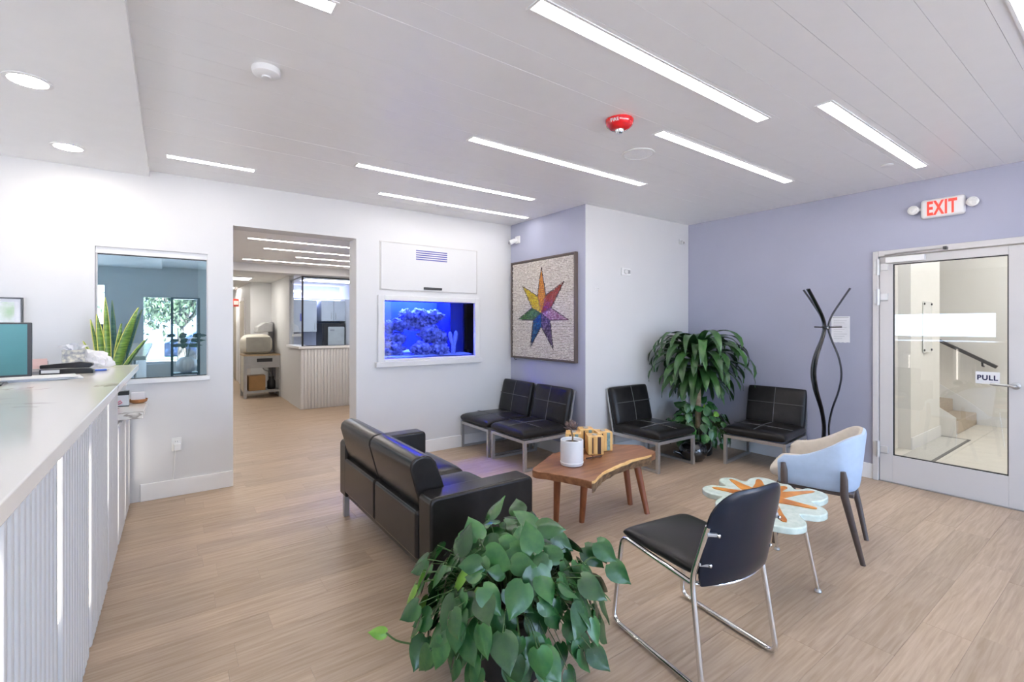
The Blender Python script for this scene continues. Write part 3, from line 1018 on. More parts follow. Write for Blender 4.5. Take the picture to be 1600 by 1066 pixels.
MB((2.44, YA + 0.33, 1.93)).box(1.95, 2.95, YA + 0.27, YA + 0.45, 1.93, 1.948).build('lamp_bar', emit('tank_led', (0.06, 0.10, 1, 1), 170), tl)
# vented access panel above the tank
vp = thing('access_panel', 'white vented access panel above the aquarium', 'panel', (2.44, YA, 1.843))
o_ = (2.44, YA, 1.843)
MB(o_).box(1.838, 3.041, YA - 0.012, YA, 1.846, 2.358).build('door', WHITE, vp, bevel=0.002)
for a in ((1.826, 1.834, 1.838, 2.368), (3.045, 3.053, 1.838, 2.368), (1.834, 3.045, 2.362, 2.368), (1.834, 3.045, 1.838, 1.843)):
    MB(o_).box(a[0], a[1], YA - 0.008, YA, a[2], a[3]).build('reveal', mat('panel_gap', (0.62, 0.60, 0.57, 1), 0.6), vp)
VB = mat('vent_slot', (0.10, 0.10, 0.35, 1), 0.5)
for k in range(5):
    z = 2.195 + k * 0.0245
    MB(o_).box(2.243, 2.635, YA - 0.0135, YA - 0.011, z, z + 0.012).build('vent_slot', VB, vp)
    MB(o_).prismx([(YA - 0.012, z + 0.012), (YA - 0.018, z + 0.012), (YA - 0.012, z + 0.0235)], 2.243, 2.635).build('vent_slat', WHITE, vp)
MB(o_).box(2.334, 2.561, YA - 0.032, YA - 0.012, 1.862, 1.888).build('handle', BLACK, vp, bevel=0.004)

# ------------------------------------------------------------------ mosaic star picture
art = thing('mosaic_picture', 'square mosaic picture of a rainbow star in a dark frame', 'picture', (XB, 4.303, 1.04))
o_ = (XB, 4.303, 1.04)
a0, a1, b0, b1 = 3.712, 4.895, 1.047, 2.25
FR = mat('dark_frame', (0.075, 0.055, 0.048, 1), 0.5)
FX = XB - 0.045
for q in ((a0, a0 + 0.022, b0, b1), (a1 - 0.022, a1, b0, b1), (a0 + 0.022, a1 - 0.022, b0, b0 + 0.022), (a0 + 0.022, a1 - 0.022, b1 - 0.022, b1)):
    MB(o_).box(FX, XB, q[0], q[1], q[2], q[3]).build('frame', FR, art, bevel=0.003)
MB(o_).box(XB - 0.028, XB - 0.002, a0 + 0.02, a1 - 0.02, b0 + 0.02, b1 - 0.02).build('board', mat('grout', (0.20, 0.17, 0.14, 1), 0.9), art)
STAR = [(4.294, 2.141), (4.212, 1.808), (3.896, 1.948), (4.115, 1.655), (3.810, 1.512), (4.137, 1.511), (4.078, 1.173), (4.297, 1.437),
        (4.507, 1.188), (4.446, 1.518), (4.764, 1.528), (4.471, 1.665), (4.665, 1.944), (4.368, 1.804)]
SC = (4.295, 1.60)


def inside(p, poly):
    r = False
    n = len(poly)
    for i in range(n):
        a, b = poly[i], poly[(i + 1) % n]
        if (a[1] > p[1]) != (b[1] > p[1]) and p[0] < (b[0] - a[0]) * (p[1] - a[1]) / (b[1] - a[1]) + a[0]:
            r = not r
    return r


bgt = MB(o_)
z = b0 + 0.026
while z < b1 - 0.04:
    hgt = random.uniform(0.015, 0.021)
    yv = a0 + 0.024
    while yv < a1 - 0.04:
        wd = random.uniform(0.016, 0.030)
        if not inside((yv + wd / 2, z + hgt / 2), STAR):
            j = random.uniform(-0.002, 0.002)
            bgt.box(XB - 0.028 - random.uniform(0.004, 0.008), XB - 0.027, yv, min(yv + wd - 0.004, a1 - 0.024), z + j, z + hgt - 0.004 + j)
        yv += wd
    z += hgt
bgt.build('background_tesserae', mat('stone_chips', (0.46, 0.41, 0.36, 1), 0.5, col2=(0.74, 0.69, 0.63, 1), scale=45), art, kind='stuff')
ARM_C = [((0.62, 0.20, 0.03), (0.75, 0.36, 0.06)), ((0.30, 0.03, 0.02), (0.42, 0.10, 0.06)), ((0.34, 0.12, 0.22), (0.72, 0.52, 0.62)),
         ((0.05, 0.03, 0.08), (0.30, 0.22, 0.34)), ((0.01, 0.04, 0.18), (0.03, 0.16, 0.34)), ((0.03, 0.11, 0.03), (0.14, 0.32, 0.10)), ((0.62, 0.42, 0.02), (0.85, 0.68, 0.05))]
ARM_N = ['orange', 'red', 'pink', 'violet', 'blue', 'green', 'yellow']
LINE = mat('star_outline', (0.03, 0.02, 0.02, 1), 0.5)
for k in range(7):
    tip, n1, n0 = STAR[2 * k], STAR[(2 * k + 1) % 14], STAR[2 * k - 1]
    ARM_C[k] = tuple(tuple(c * 0.75 for c in q) for q in ARM_C[k])
    poly = [n0, tip, n1, SC]
    arm = MB(o_).prismx(poly if True else poly, XB - 0.031, XB - 0.028).build('star_ray', mat('ray_grout_%s' % ARM_N[k], tuple(c * 0.5 for c in ARM_C[k][0]) + (1,), 0.6), art, label=ARM_N[k] + ' mosaic ray of the star')
    tb = MB(o_)
    s = 0.021
    ymin, ymax = min(p[0] for p in poly), max(p[0] for p in poly)
    zmin, zmax = min(p[1] for p in poly), max(p[1] for p in poly)
    nyc, nzc = int((ymax - ymin) / s) + 2, int((zmax - zmin) / s) + 2
    for i in range(nyc):
        for j in range(nzc):
            cy_, cz_ = ymin + (i + random.uniform(-.2, .2)) * s, zmin + (j + random.uniform(-.2, .2)) * s
            if not inside((cy_, cz_), poly):
                continue
            th = random.uniform(0, PI)
            q = [(cy_ + s * 0.55 * math.cos(th + u + random.uniform(-.25, .25)), cz_ + s * 0.55 * math.sin(th + u + random.uniform(-.25, .25))) for u in (0, PI / 2, PI, 3 * PI / 2)]
            if all(inside(p, poly) for p in q):
                tb.prismx(q, XB - 0.031 - random.uniform(0.003, 0.007), XB - 0.030)
    tb.build('tesserae', mat('ray_%s' % ARM_N[k], ARM_C[k][0] + (1,), 0.25, col2=ARM_C[k][1] + (1,), scale=26), arm, kind='stuff')
    MB(o_).sweep([(XB - 0.033, n0[0], n0[1]), (XB - 0.033, tip[0], tip[1]), (XB - 0.033, n1[0], n1[1])], 0.005, 6).build('outline', LINE, arm)

MB(o_).sweep(catmull([(XB - 0.01, 4.86, 1.05), (XB - 0.012, 4.855, 1.03), (XB - 0.012, 4.83, 1.02), (XB - 0.012, 4.815, 1.03)], 4), 0.004, 6).build('loose_wire', BLACK, art, smooth=True)

# ------------------------------------------------------------------ reception counter (turned 0.6 degrees)
ct = thing('reception_counter', 'white fluted reception counter with quartz top', 'counter', (-0.283, 3.0, 0), rz=math.radians(-0.6))
LC = MB
# local frame: x = 0 is the fluted face, y runs along the counter (world y - 3.0), +x towards the waiting room
YF, YN = 1.935, -2.6
body = MB().box(-0.62, -0.022, YN, 1.02, 0, 1.13).box(-0.62, -0.022, 1.02, YF - 0.01, 0, 0.80).build('body', WHITE, ct)
MB().box(-0.022, -0.004, YN, 1.02, 1.06, 1.13).build('apron', FLUTE, ct)
fl_t = MB().box(-0.022, 0.0, -0.018, 0.018, 0.004, 1.06).mesh('flute_tall')
fl_s = MB().box(-0.022, 0.0, -0.018, 0.018, 0.004, 0.79).mesh('flute_short')
LEDS = [(1.47, 0.15, 0.95), (2.10, 0.477, 1.036), (2.75, 0.205, 0.90), (3.44, 0.447, 1.03), (4.0, 0.107, 0.74), (4.45, 0.06, 0.72), (4.82, 0.155, 0.68)]
led_rows = [round((l[0] - 3.0 - YN) / 0.055) for l in LEDS]
k = 0
yv = YN
while yv < YF - 0.03:
    if k in led_rows:
        l = LEDS[led_rows.index(k)]
        t_ = MB().box(-0.022, -0.006, yv + 0.0275 - 0.008, yv + 0.0275 + 0.008, l[1], l[2]).build('led_strip', LEDW, ct)
    else:
        tall = yv + 0.02 < 1.0
        o = link('flute', fl_t if tall else fl_s, FLUTE, ct)
        o.location = (0, yv + 0.0275, 0)
        b = o.modifiers.new('bevel', 'BEVEL')
        b.width = 0.012
        b.segments = 3
    k += 1
    yv += 0.055
MB().box(-0.80, 0.082, YN, 1.42, 1.13, 1.17).build('top_slab', QUARTZ, ct, bevel=0.004)
MB().box(-0.60, 0.115, 1.22, YF, 0.80, 0.84).build('lower_slab', QUARTZ, ct, bevel=0.004)
MB().box(-0.05, -0.022, 1.02, 1.22, 0.80, 1.13).build('end_panel', FLUTE, ct)

# things on the counter
mo = thing('monitor', 'computer monitor with teal screen behind the reception counter', 'monitor', (-0.77, 3.25, 1.17), rz=math.radians(8))
MB().box(-0.27, 0.22, 0.0, 0.03, 0.035, 0.30).build('bezel', BLACK, mo, bevel=0.004)
MB().box(-0.262, 0.203, -0.002, 0.002, 0.045, 0.292).build('screen', mat('teal_screen', (0.06, 0.20, 0.21, 1), 0.15, var=0.15, scale=2), mo)
MB().box(-0.06, 0.06, 0.01, 0.05, 0.0, 0.06).box(-0.12, 0.12, -0.06, 0.10, 0.0, 0.008).build('stand', BLACK, mo, bevel=0.003)
pr = thing('tissue_box', 'patterned tissue box on the reception counter', 'box', (-0.515, 4.20, 1.17), rz=0.15)
MB().box(-0.055, 0.055, -0.055, 0.055, 0, 0.125).build('carton', mat('tissue_print', (0.75, 0.73, 0.62, 1), 0.6, col2=(0.18, 0.2, 0.25, 1), scale=40), pr, bevel=0.003)
tm = MB()
tv = []
for j in range(7):
    for i in range(9):
        u, v = i / 8 - 0.5, j / 6
        tv.append((u * 0.11 * (0.4 + v), 0.02 * math.sin(u * 14 + v * 3) * (0.3 + v), 0.12 + v * 0.05 - abs(u) * 0.04 * v))
tm.add(tv, [(j * 9 + i, j * 9 + i + 1, (j + 1) * 9 + i + 1, (j + 1) * 9 + i) for j in range(6) for i in range(8)])
tm.build('tissue', mat('paper_white', (0.8, 0.8, 0.82, 1), 0.8), pr, True)
t = thing('crumpled_tissue', 'heap of loose white tissue next to the patterned box', 'tissue', (-0.41, 4.28, 1.17))
bm = bmesh.new()
bmesh.ops.create_icosphere(bm, subdivisions=3, radius=1)
for v in bm.verts:
    d = v.co.normalized()
    kk = 1 + 0.5 * noise.noise(d * 2.5) + 0.25 * noise.noise(d * 6)
    v.co = Vector((d.x * 0.085, d.y * 0.06, max(0.0, d.z * 0.075 + 0.03))) * kk
me = bpy.data.meshes.new('paper')
bm.to_mesh(me)
bm.free()
link('paper', me, MATS['paper_white'], t)
t = thing('stapler', 'long black stapler lying on the reception counter', 'stapler', (-0.49, 3.80, 1.17), rz=math.radians(-8))
MB().prismy([(-0.12, 0), (0.12, 0), (0.12, 0.02), (0.10, 0.03), (-0.12, 0.03)], -0.022, 0.022).build('base', BLACK, t, bevel=0.004)
MB().prismy([(-0.12, 0.034), (0.10, 0.034), (0.12, 0.05), (0.115, 0.062), (0.06, 0.07), (-0.12, 0.055)], -0.018, 0.018).build('arm', BLACK, t, bevel=0.006)
MB().box(-0.11, -0.03, -0.0235, -0.0222, 0.008, 0.026).build('label_plate', PLAST, t)
t = thing('card_holder', 'grey tilted card holder beside the monitor', 'card holder', (-0.63, 3.86, 1.17), rz=0.2)
MB().prismx([(-0.03, 0), (0.06, 0), (0.05, 0.075), (0.04, 0.075), (0.0, 0.02), (-0.03, 0.02)], -0.05, 0.05).build('holder', GREY, t, bevel=0.002)
MB().prismx([(0.003, 0.022), (0.01, 0.022), (0.046, 0.088), (0.04, 0.088)], -0.045, 0.045).build('cards', mat('pink_cards', (0.65, 0.45, 0.42, 1), 0.6), t)
t = thing('paper_stack', 'loose stack of white papers on the counter by the monitor', 'paper', (-0.56, 3.50, 1.17))
for k in range(5):
    s = MB().box(-0.14, 0.14, -0.108, 0.108, k * 0.003, k * 0.003 + 0.0025).build('sheet', MATS['paper_white'], t)
    s.rotation_euler = (0, 0, random.uniform(-0.25, 0.25))
    s.location = (random.uniform(-0.03, 0.03), random.uniform(-0.02, 0.02), 0)
t = thing('pen', 'blue pen lying beside the black stapler', 'pen', (-0.375, 3.90, 1.176))
MB().sweep([(-0.06, 0, 0), (0.05, 0.02, 0)], 0.006, 8).build('barrel', mat('blue_pen', (0.05, 0.14, 0.55, 1), 0.4), t, smooth=True)
MB().sweep([(0.05, 0.02, 0), (0.065, 0.0227, 0)], [0.005, 0.001], 8).build('tip', STEEL, t, smooth=True)
t = thing('business_card_box', 'small printed box on the low counter ledge', 'box', (-0.295, 4.66, 0.84))
MB().box(-0.04, 0.04, -0.03, 0.03, 0, 0.10).build('carton', mat('box_grey', (0.55, 0.56, 0.58, 1), 0.5), t, bevel=0.002)
MB().box(-0.041, 0.041, -0.031, 0.031, 0.085, 0.115).build('lid', BLACK, t, bevel=0.002)
MB().box(-0.0405, 0.0405, -0.0305, 0.0305, 0, 0.006).build('base_band', BLACK, t)
tmc = MB().sweep([(-0.03, -0.0312, 0.03), (-0.01, -0.0312, 0.045), (0.0, -0.0312, 0.03), (-0.02, -0.0312, 0.02)], 0.004, 6, closed=True)
tmc.build('emblem', mat('pink_print', (0.5, 0.08, 0.15, 1), 0.5), t)
t = thing('wooden_dish', 'brown wooden dish holding white paper on the ledge', 'dish', (-0.205, 4.78, 0.84))
MB().lathe([(0.035, 0), (0.055, 0.01), (0.062, 0.032), (0.057, 0.032), (0.05, 0.014), (0.001, 0.012)], n=28).build('bowl', mat('dish_wood', (0.32, 0.13, 0.04, 1), 0.5, col2=(0.45, 0.2, 0.07, 1), scale=20), t, smooth=True)
MB().box(-0.045, 0.045, -0.02, 0.02, 0.014, 0.085).build('paper_block', MATS['paper_white'], t, bevel=0.004)

# snake plant between counter and window, on the low ledge
sp = thing('snake_plant', 'snake plant with yellow edged leaves in front of the tinted window', 'plant', (-0.37, 4.72, 0.84))
MB().lathe([(0.07, 0), (0.085, 0.02), (0.10, 0.20), (0.092, 0.205), (0.08, 0.18), (0.001, 0.18)], n=28).build('pot', PLAST, sp, smooth=True)
MB().lathe([(0.08, 0.175), (0.04, 0.185), (0.001, 0.186)], n=20).build('soil', SOIL, sp, smooth=True)
SNK = mat('snake_leaf', (0.04, 0.12, 0.02, 1), 0.35, col2=(0.20, 0.34, 0.06, 1), scale=14, stretch=(1, 1, 5))
SNY = mat('snake_leaf_edge', (0.75, 0.72, 0.18, 1), 0.4)
for bx, tx, tz, w, lean in ((-0.01, -0.03, 0.83, 0.040, 0.02), (0.02, 0.17, 0.755, 0.062, 0.0), (-0.03, -0.075, 0.70, 0.045, -0.02), (0.03, 0.065, 0.63, 0.04, 0.03),
                            (-0.05, -0.115, 0.66, 0.03, 0.03), (0.04, 0.21, 0.50, 0.02, -0.05), (-0.05, -0.15, 0.50, 0.025, -0.03)):
    mb, ed = MB(), MB()
    n = 14
    vs_, e1, e2 = [], [], []
    for i in range(n + 1):
        s = i / n
        c = Vector((bx + (tx - bx) * (s ** 1.4), lean * s, 0.17 + (tz - 0.17) * s))
        ww = w / 2 * (0.55 + 1.3 * s * (1 - s) * 1.6) * (1 - s ** 6) ** 0.7 + 0.0005
        a = math.radians(20) + s * 0.4
        d = Vector((math.cos(a), math.sin(a), 0))
        nrm = Vector((-d.y, d.x, 0))
        for u in (-1, -0.5, 0, 0.5, 1):
            vs_.append(c + d * ww * u + nrm * (0.006 * (abs(u) - 0.5)))
        e1.append(c + d * ww * -1 + nrm * 0.003)
        e2.append(c + d * ww + nrm * 0.003)
    mb.add(vs_, [(i * 5 + k, i * 5 + k + 1, (i + 1) * 5 + k + 1, (i + 1) * 5 + k) for i in range(n) for k in range(4)])
    lf = mb.build('leaf', SNK, sp, True)
    so = lf.modifiers.new('solid', 'SOLIDIFY')
    so.thickness = 0.004
    ed.sweep(e1, 0.0032, 5).sweep(e2, 0.0032, 5)
    ed.build('leaf_margin', SNY, lf, True)

# framed picture on wall A above the desk
t = thing('framed_photo', 'small framed colour picture on the wall by the monitor', 'picture', (-1.15, YA, 1.2))
o_ = (-1.15, YA, 1.2)
for q in ((-1.42, -1.41, 1.18, 1.66), (-0.89, -0.88, 1.18, 1.66), (-1.41, -0.89, 1.65, 1.66), (-1.41, -0.89, 1.18, 1.19)):
    MB(o_).box(q[0], q[1], YA - 0.025, YA, q[2], q[3]).build('frame', BLACK, t)
MB(o_).box(-1.41, -0.89, YA - 0.012, YA - 0.001, 1.19, 1.65).build('mount', MATS['paper_white'], t)
MB(o_).box(-1.385, -0.925, YA - 0.0135, YA - 0.012, 1.22, 1.625).build('print', mat('photo_print', (0.25, 0.4, 0.2, 1), 0.4, col2=(0.75, 0.75, 0.8, 1), scale=9), t)
MB(o_).box(-1.385, -1.02, YA - 0.0145, YA - 0.0135, 1.42, 1.47).build('red_patch', mat('photo_red', (0.6, 0.1, 0.1, 1), 0.4, col2=(0.7, 0.3, 0.3, 1), scale=20), t)

# ------------------------------------------------------------------ sofa
sx, sy = 1.38, 2.93
so_ = thing('loveseat', 'black leather two seat sofa with its back to the camera', 'sofa', (sx, sy, 0))
so_.location = (sx, sy, 0)
o_ = (sx, sy, 0)


def arm_profile(x0, x1, z0, z1, r=0.035):
    p = [(x0, z0), (x1, z0)]
    for k in range(6):
        a = k / 5 * PI / 2
        p.append((x1 - r + r * math.cos(a), z1 - r + r * math.sin(a)))
    for k in range(6):
        a = PI / 2 + k / 5 * PI / 2
        p.append((x0 + r + r * math.cos(a), z1 - r + r * math.sin(a)))
    return p


for ya, yb in ((2.15, 2.30), (3.57, 3.72)):
    MB(o_).prismy(arm_profile(1.055, 1.71, 0.17, 0.585), ya, yb).build('arm', SLEATH, so_, bevel=0.018, seg=3)
    # piping around the outer face
MB(o_).box(1.07, 1.69, 2.30, 3.57, 0.17, 0.29).build('base', SLEATH, so_, bevel=0.012)
for ya, yb in ((2.305, 2.932), (2.938, 3.565)):
    MB(o_).box(1.045, 1.12, ya, yb, 0.215, 0.475).build('back_panel', SLEATH, so_, bevel=0.022, seg=4)
    prof = [(1.085, 0.47), (1.07, 0.50), (1.015, 0.70), (1.02, 0.735), (1.045, 0.757), (1.09, 0.765), (1.135, 0.752), (1.165, 0.72), (1.245, 0.50), (1.25, 0.46)]
    MB(o_).prismy(prof, ya + 0.0, yb - 0.0).build('back_cushion', SLEATH, so_, bevel=0.015, seg=3)
    me = xf(cushion_mesh(0.52, yb - ya, 0.15, puff=0.012), Matrix.Translation((1.46 - sx, (ya + yb) / 2 - sy, 0.365)))
    link('seat_cushion', me, SLEATH, so_)
for px, py in ((1.09, 2.20), (1.09, 3.67), (1.66, 2.20), (1.66, 3.67)):
    MB(o_).box(px - 0.02, px + 0.02, py - 0.02, py + 0.02, 0, 0.175).build('leg', STEEL, so_, bevel=0.003)


# ------------------------------------------------------------------ slipper chairs
def make_slipper(label, loc, rz, W=0.60):
    """front at local -y; origin at the centre of the footprint"""
    t = thing('lounge_chair', label, 'chair', loc, rz, 'armless black lounge chairs')
    D, Hf, tb = 0.62, 0.31, 0.032
    hw = W / 2
    for s in (-1, 1):
        x0, x1 = (s * hw - tb, s * hw) if s > 0 else (-hw, -hw + tb)
        f = MB().box(x0, x1, -D / 2, -D / 2 + tb, 0, Hf).box(x0, x1, D / 2 - tb, D / 2, 0, Hf)
        f.box(x0, x1, -D / 2 + tb, D / 2 - tb, 0, tb * 0.8).box(x0, x1, -D / 2 + tb, D / 2 - tb, Hf - tb, Hf)
        f.build('leg_frame', STEEL, t, bevel=0.002)
        # upright carrying the back
        xs = s * (hw - 0.012)
        MB().sweep([(xs, D / 2 - 0.03, Hf - 0.02), (xs, D / 2 + 0.07, 0.76)], 0.017, 4, flat=0.75, up=(1, 0, 0)).build('back_upright', STEEL, t)
    MB().box(-hw + tb, hw - tb, -D / 2, -D / 2 + tb, Hf - tb, Hf).build('front_rail', STEEL, t, bevel=0.002)
    MB().box(-hw + tb, hw - tb, D / 2 - tb, D / 2, Hf - tb, Hf).build('rear_rail', STEEL, t, bevel=0.002)
    me = xf(cushion_mesh(W, D + 0.02, 0.095, puff=0.012), Matrix.Translation((0, -0.005, Hf + 0.05)))
    s = link('seat', me, BLEATH, t)

    def zt(x, y):
        return Hf + 0.05 + 0.0475 + 0.012 * (1 - (2 * x / W) ** 2) * (1 - (2 * y / (D + .02)) ** 2)
    MB().sweep([(0, -0.30 + 0.5 * k / 12, zt(0, -0.30 + 0.5 * k / 12) + 0.0005) for k in range(13)], 0.0035, 5).build('seam', THREAD, s)
    MB().sweep([(-hw + 0.015 + (W - 0.03) * k / 12, -0.08, zt(-hw + 0.015 + (W - 0.03) * k / 12, -0.08) + 0.0005) for k in range(13)], 0.0035, 5).build('seam', THREAD, s)
    bm_ = cushion_mesh(W - 0.01, 0.42, 0.085, puff=0.010)
    M = Matrix.Translation((0, D / 2 - 0.015, 0.575)) @ Matrix.Rotation(math.radians(90 - 13), 4, 'X')
    b = link('backrest', xf(bm_, M), BLEATH, t)
    Wb, Db = W - 0.01, 0.42

    def bt(x, y):
        return 0.0425 + 0.010 * (1 - (2 * x / Wb) ** 2) * (1 - (2 * y / Db) ** 2)
    # local +z of the cushion points to -y after the turn
    MB().sweep([M @ Vector((0, -0.20 + 0.40 * k / 12, bt(0, -0.20 + 0.40 * k / 12) + 0.0005)) for k in range(13)], 0.0035, 5).build('seam', THREAD, b)
    MB().sweep([M @ Vector((-0.28 + 0.56 * k / 12, 0.03, bt(-0.28 + 0.56 * k / 12, 0.03) + 0.0005)) for k in range(13)], 0.0035, 5).build('seam', THREAD, b)
    return t


c1 = make_slipper('black lounge chair against the aquarium wall, left of its twin', (3.135, 4.655, 0), -PI / 2, 0.60)
clone(c1, 'black lounge chair under the mosaic star, right of its twin', (3.145, 4.01, 0), -PI / 2)
clone(c1, 'black lounge chair left of the potted palm', (4.165, 3.205, 0), math.radians(-1))
clone(c1, 'black lounge chair between the palm and the coat rack', (5.055, 2.46, 0), math.radians(-90 + 6))

# ------------------------------------------------------------------ live edge coffee table
tb_ = thing('coffee_table', 'live edge walnut slab coffee table on four splayed legs', 'table', (2.7, 2.55, 0))
o_ = (2.7, 2.55, 0)
outl = [(2.087, 2.637), (2.255, 2.748), (2.472, 2.866), (2.62, 2.894), (2.818, 2.915), (3.02, 2.87), (3.15, 2.74), (3.262, 2.646), (3.235, 2.54), (3.179, 2.411),
        (3.033, 2.385), (2.84, 2.388), (2.617, 2.348), (2.403, 2.284), (2.257, 2.208), (2.225, 2.29), (2.177, 2.413), (2.125, 2.53)]
sm = catmull([(p[0], p[1], 0) for p in outl], 5, True)
sm = [Vector((p.x + 0.008 * noise.noise((p.x * 14, p.y * 14, 0)), p.y + 0.008 * noise.noise((p.x * 14, p.y * 14, 5)), 0)) for p in sm]
cen = Vector((2.68, 2.6, 0))
MB(o_).prism([(p.x, p.y) for p in sm], 0.378, 0.43).build('slab', WALNUT, tb_, bevel=0.006)
# bark and sapwood rim along the front (camera side) live edge
front = sm[48:72]


def grow(p, d, z):
    v = (p - cen).normalized()
    return (p.x + v.x * d, p.y + v.y * d, z)


rim, brk = MB(o_), MB(o_)
for rb, zs in ((rim, ((0.001, 0.431), (0.014, 0.428), (0.020, 0.416), (0.002, 0.414))), (brk, ((0.002, 0.414), (0.024, 0.415), (0.010, 0.390), (-0.02, 0.352), (-0.06, 0.378)))):
    vs_ = []
    m_ = len(zs)
    for i, p in enumerate(front):
        fade = min(1, min(i, len(front) - 1 - i) / 3 + 0.05)
        for d, z in zs:
            nz = noise.noise((p.x * 22, p.y * 22, z * 30)) * (0.010 if rb is brk else 0.003)
            vs_.append(grow(p, (d + nz) * fade, z))
    rb.add(vs_, [(i * m_ + k, i * m_ + (k + 1) % m_, (i + 1) * m_ + (k + 1) % m_, (i + 1) * m_ + k) for i in range(len(front) - 1) for k in range(m_)])
rim.build('sapwood_edge', SAP, tb_, True)
brk.build('bark_edge', BARK, tb_, False)
for top, foot in (((2.29, 2.60), (2.321, 2.65)), ((2.40, 2.43), (2.467, 2.53)), ((3.02, 2.60), (3.026, 2.545)), ((2.98, 2.45), (2.985, 2.345))):
    MB(o_).sweep([(foot[0], foot[1], 0), (top[0], top[1], 0.39)], [0.020, 0.029], 16).build('leg', LEGWOOD, tb_, smooth=True)

# white planter with a dry succulent
pl = thing('white_planter', 'white cylindrical planter with a dry brown succulent on the table', 'planter', (2.40, 2.565, 0.43))
pl.scale = (1.22, 1.22, 1.22)
MB().lathe([(0.058, 0.006), (0.066, 0.012), (0.069, 0.03), (0.069, 0.150), (0.066, 0.153), (0.061, 0.150), (0.059, 0.135), (0.001, 0.135)], n=40).build('pot', mat('white_ceramic', (0.80, 0.80, 0.80, 1), 0.3, var=0.01), pl, smooth=True)
MB().lathe([(0.05, 0), (0.066, 0.003), (0.071, 0.02), (0.0695, 0.022)], n=40).build('saucer', MATS['white_ceramic'], pl, smooth=True)
MB().lathe([(0.058, 0.132), (0.035, 0.139), (0.001, 0.14)], n=20).build('soil', SOIL, pl, smooth=True)
stm = MB().sweep(catmull([(0.0, -0.005, 0.135), (0.003, -0.004, 0.17), (-0.004, 0, 0.20), (0.0, 0.004, 0.225)], 4), [0.005] * 12 + [0.003], 8).build('stem', mat('dry_stem', (0.22, 0.15, 0.09, 1), 0.8), pl, smooth=True)
DRY = mat('dry_rosette', (0.10, 0.065, 0.06, 1), 0.6, col2=(0.22, 0.14, 0.12, 1), scale=40)
dl = MB().sweep([(0, 0, 0), (0.016, 0, 0.008), (0.030, 0, 0.018), (0.040, 0, 0.032)], [0.004, 0.011, 0.009, 0.001], 6, flat=0.5, up=(0, 0, 1)).mesh('dry_leaf', True)
for k in range(26):
    o = link('leaf', dl, DRY, stm)
    o.location = (0.0, 0.004, 0.215 + 0.012 * random.random())
    o.rotation_euler = (random.uniform(-.4, .4), random.uniform(-1.2, 0.6), k * 2.4)

# four spalted wood tea light blocks
SPALT = mat('spalted_wood', (0.58, 0.30, 0.08, 1), 0.4, col2=(0.78, 0.52, 0.20, 1), scale=9, stretch=(3, 3, 0.6))
RESIN = mat('resin_inlay', (0.12, 0.22, 0.22, 1), 0.2, col2=(0.30, 0.42, 0.40, 1), scale=30)
DKB = mat('dark_bark', (0.05, 0.02, 0.012, 1), 0.7)
BL = [(2.665, 2.83, 0.125, 0.155, 'left wooden block of the candle holder group, half hidden by the dry plant'),
      (2.765, 2.69, 0.125, 0.145, 'wooden candle block in front with dark bark streaks'),
      (2.895, 2.725, 0.125, 0.155, 'right wooden candle block with a grey green resin stripe'),
      (2.82, 2.845, 0.12, 0.165, 'rear wooden candle block behind the front two')]
for i, (bx, by, w, hh, lb) in enumerate(BL):
    t = thing('candle_block', lb, 'candle holder', (bx, by, 0.431), rz=random.uniform(-0.2, 0.2) - 0.6, group='wooden candle blocks')
    n = 10
    poly = []
    for k in range(4):
        a, b = [(-1, -1), (1, -1), (1, 1), (-1, 1)][k], [(1, -1), (1, 1), (-1, 1), (-1, -1)][k]
        for q in range(4):
            s = q / 4
            jj = 0.004 * noise.noise((k * 3 + q, i * 7, 1))
            poly.append(((a[0] + (b[0] - a[0]) * s) * (w / 2 + jj), (a[1] + (b[1] - a[1]) * s) * (w / 2 - jj)))
    MB().prism(poly, 0, hh).build('block', SPALT, t, bevel=0.004)
    MB().lathe([(0.022, hh - 0.004), (0.022, hh + 0.006), (0.019, hh + 0.006), (0.019, hh + 0.003), (0.001, hh + 0.003)], n=20).build('tea_light_cup', STEEL, t, smooth=True)
    MB().prism([(-0.012 + 0.2 * w, -w / 2 - 0.003), (0.016 + 0.2 * w, -w / 2 - 0.003), (0.012 + 0.2 * w, -w / 2 + 0.01), (-0.012 + 0.2 * w, -w / 2 + 0.01)], 0.006, hh - 0.004).build('resin_stripe', RESIN if i != 1 else DKB, t, bevel=0.003)
    MB().prism([(-0.03, -w / 2 - 0.002), (-0.02, -w / 2 - 0.002), (-0.02, -w / 2 + 0.01), (-0.03, -w / 2 + 0.01)], 0.01, hh - 0.01).build('bark_streak', DKB, t)
t = thing('dry_twig', 'small dark twig lying on the coffee table', 'twig', (2.64, 2.58, 0.436))
MB().sweep(catmull([(-0.06, 0.02, 0), (-0.02, 0.0, 0.006), (0.03, 0.01, 0), (0.08, -0.01, 0.004)], 5), 0.006, 6).sweep([(-0.02, 0, 0.005), (-0.04, -0.03, 0.01)], [0.005, 0.002], 6).build('stick', DKB, t)
MB().sweep([(0.01, 0.005, 0.003), (0.02, 0.04, 0.006)], [0.004, 0.0015], 6).build('side_shoot', DKB, t)

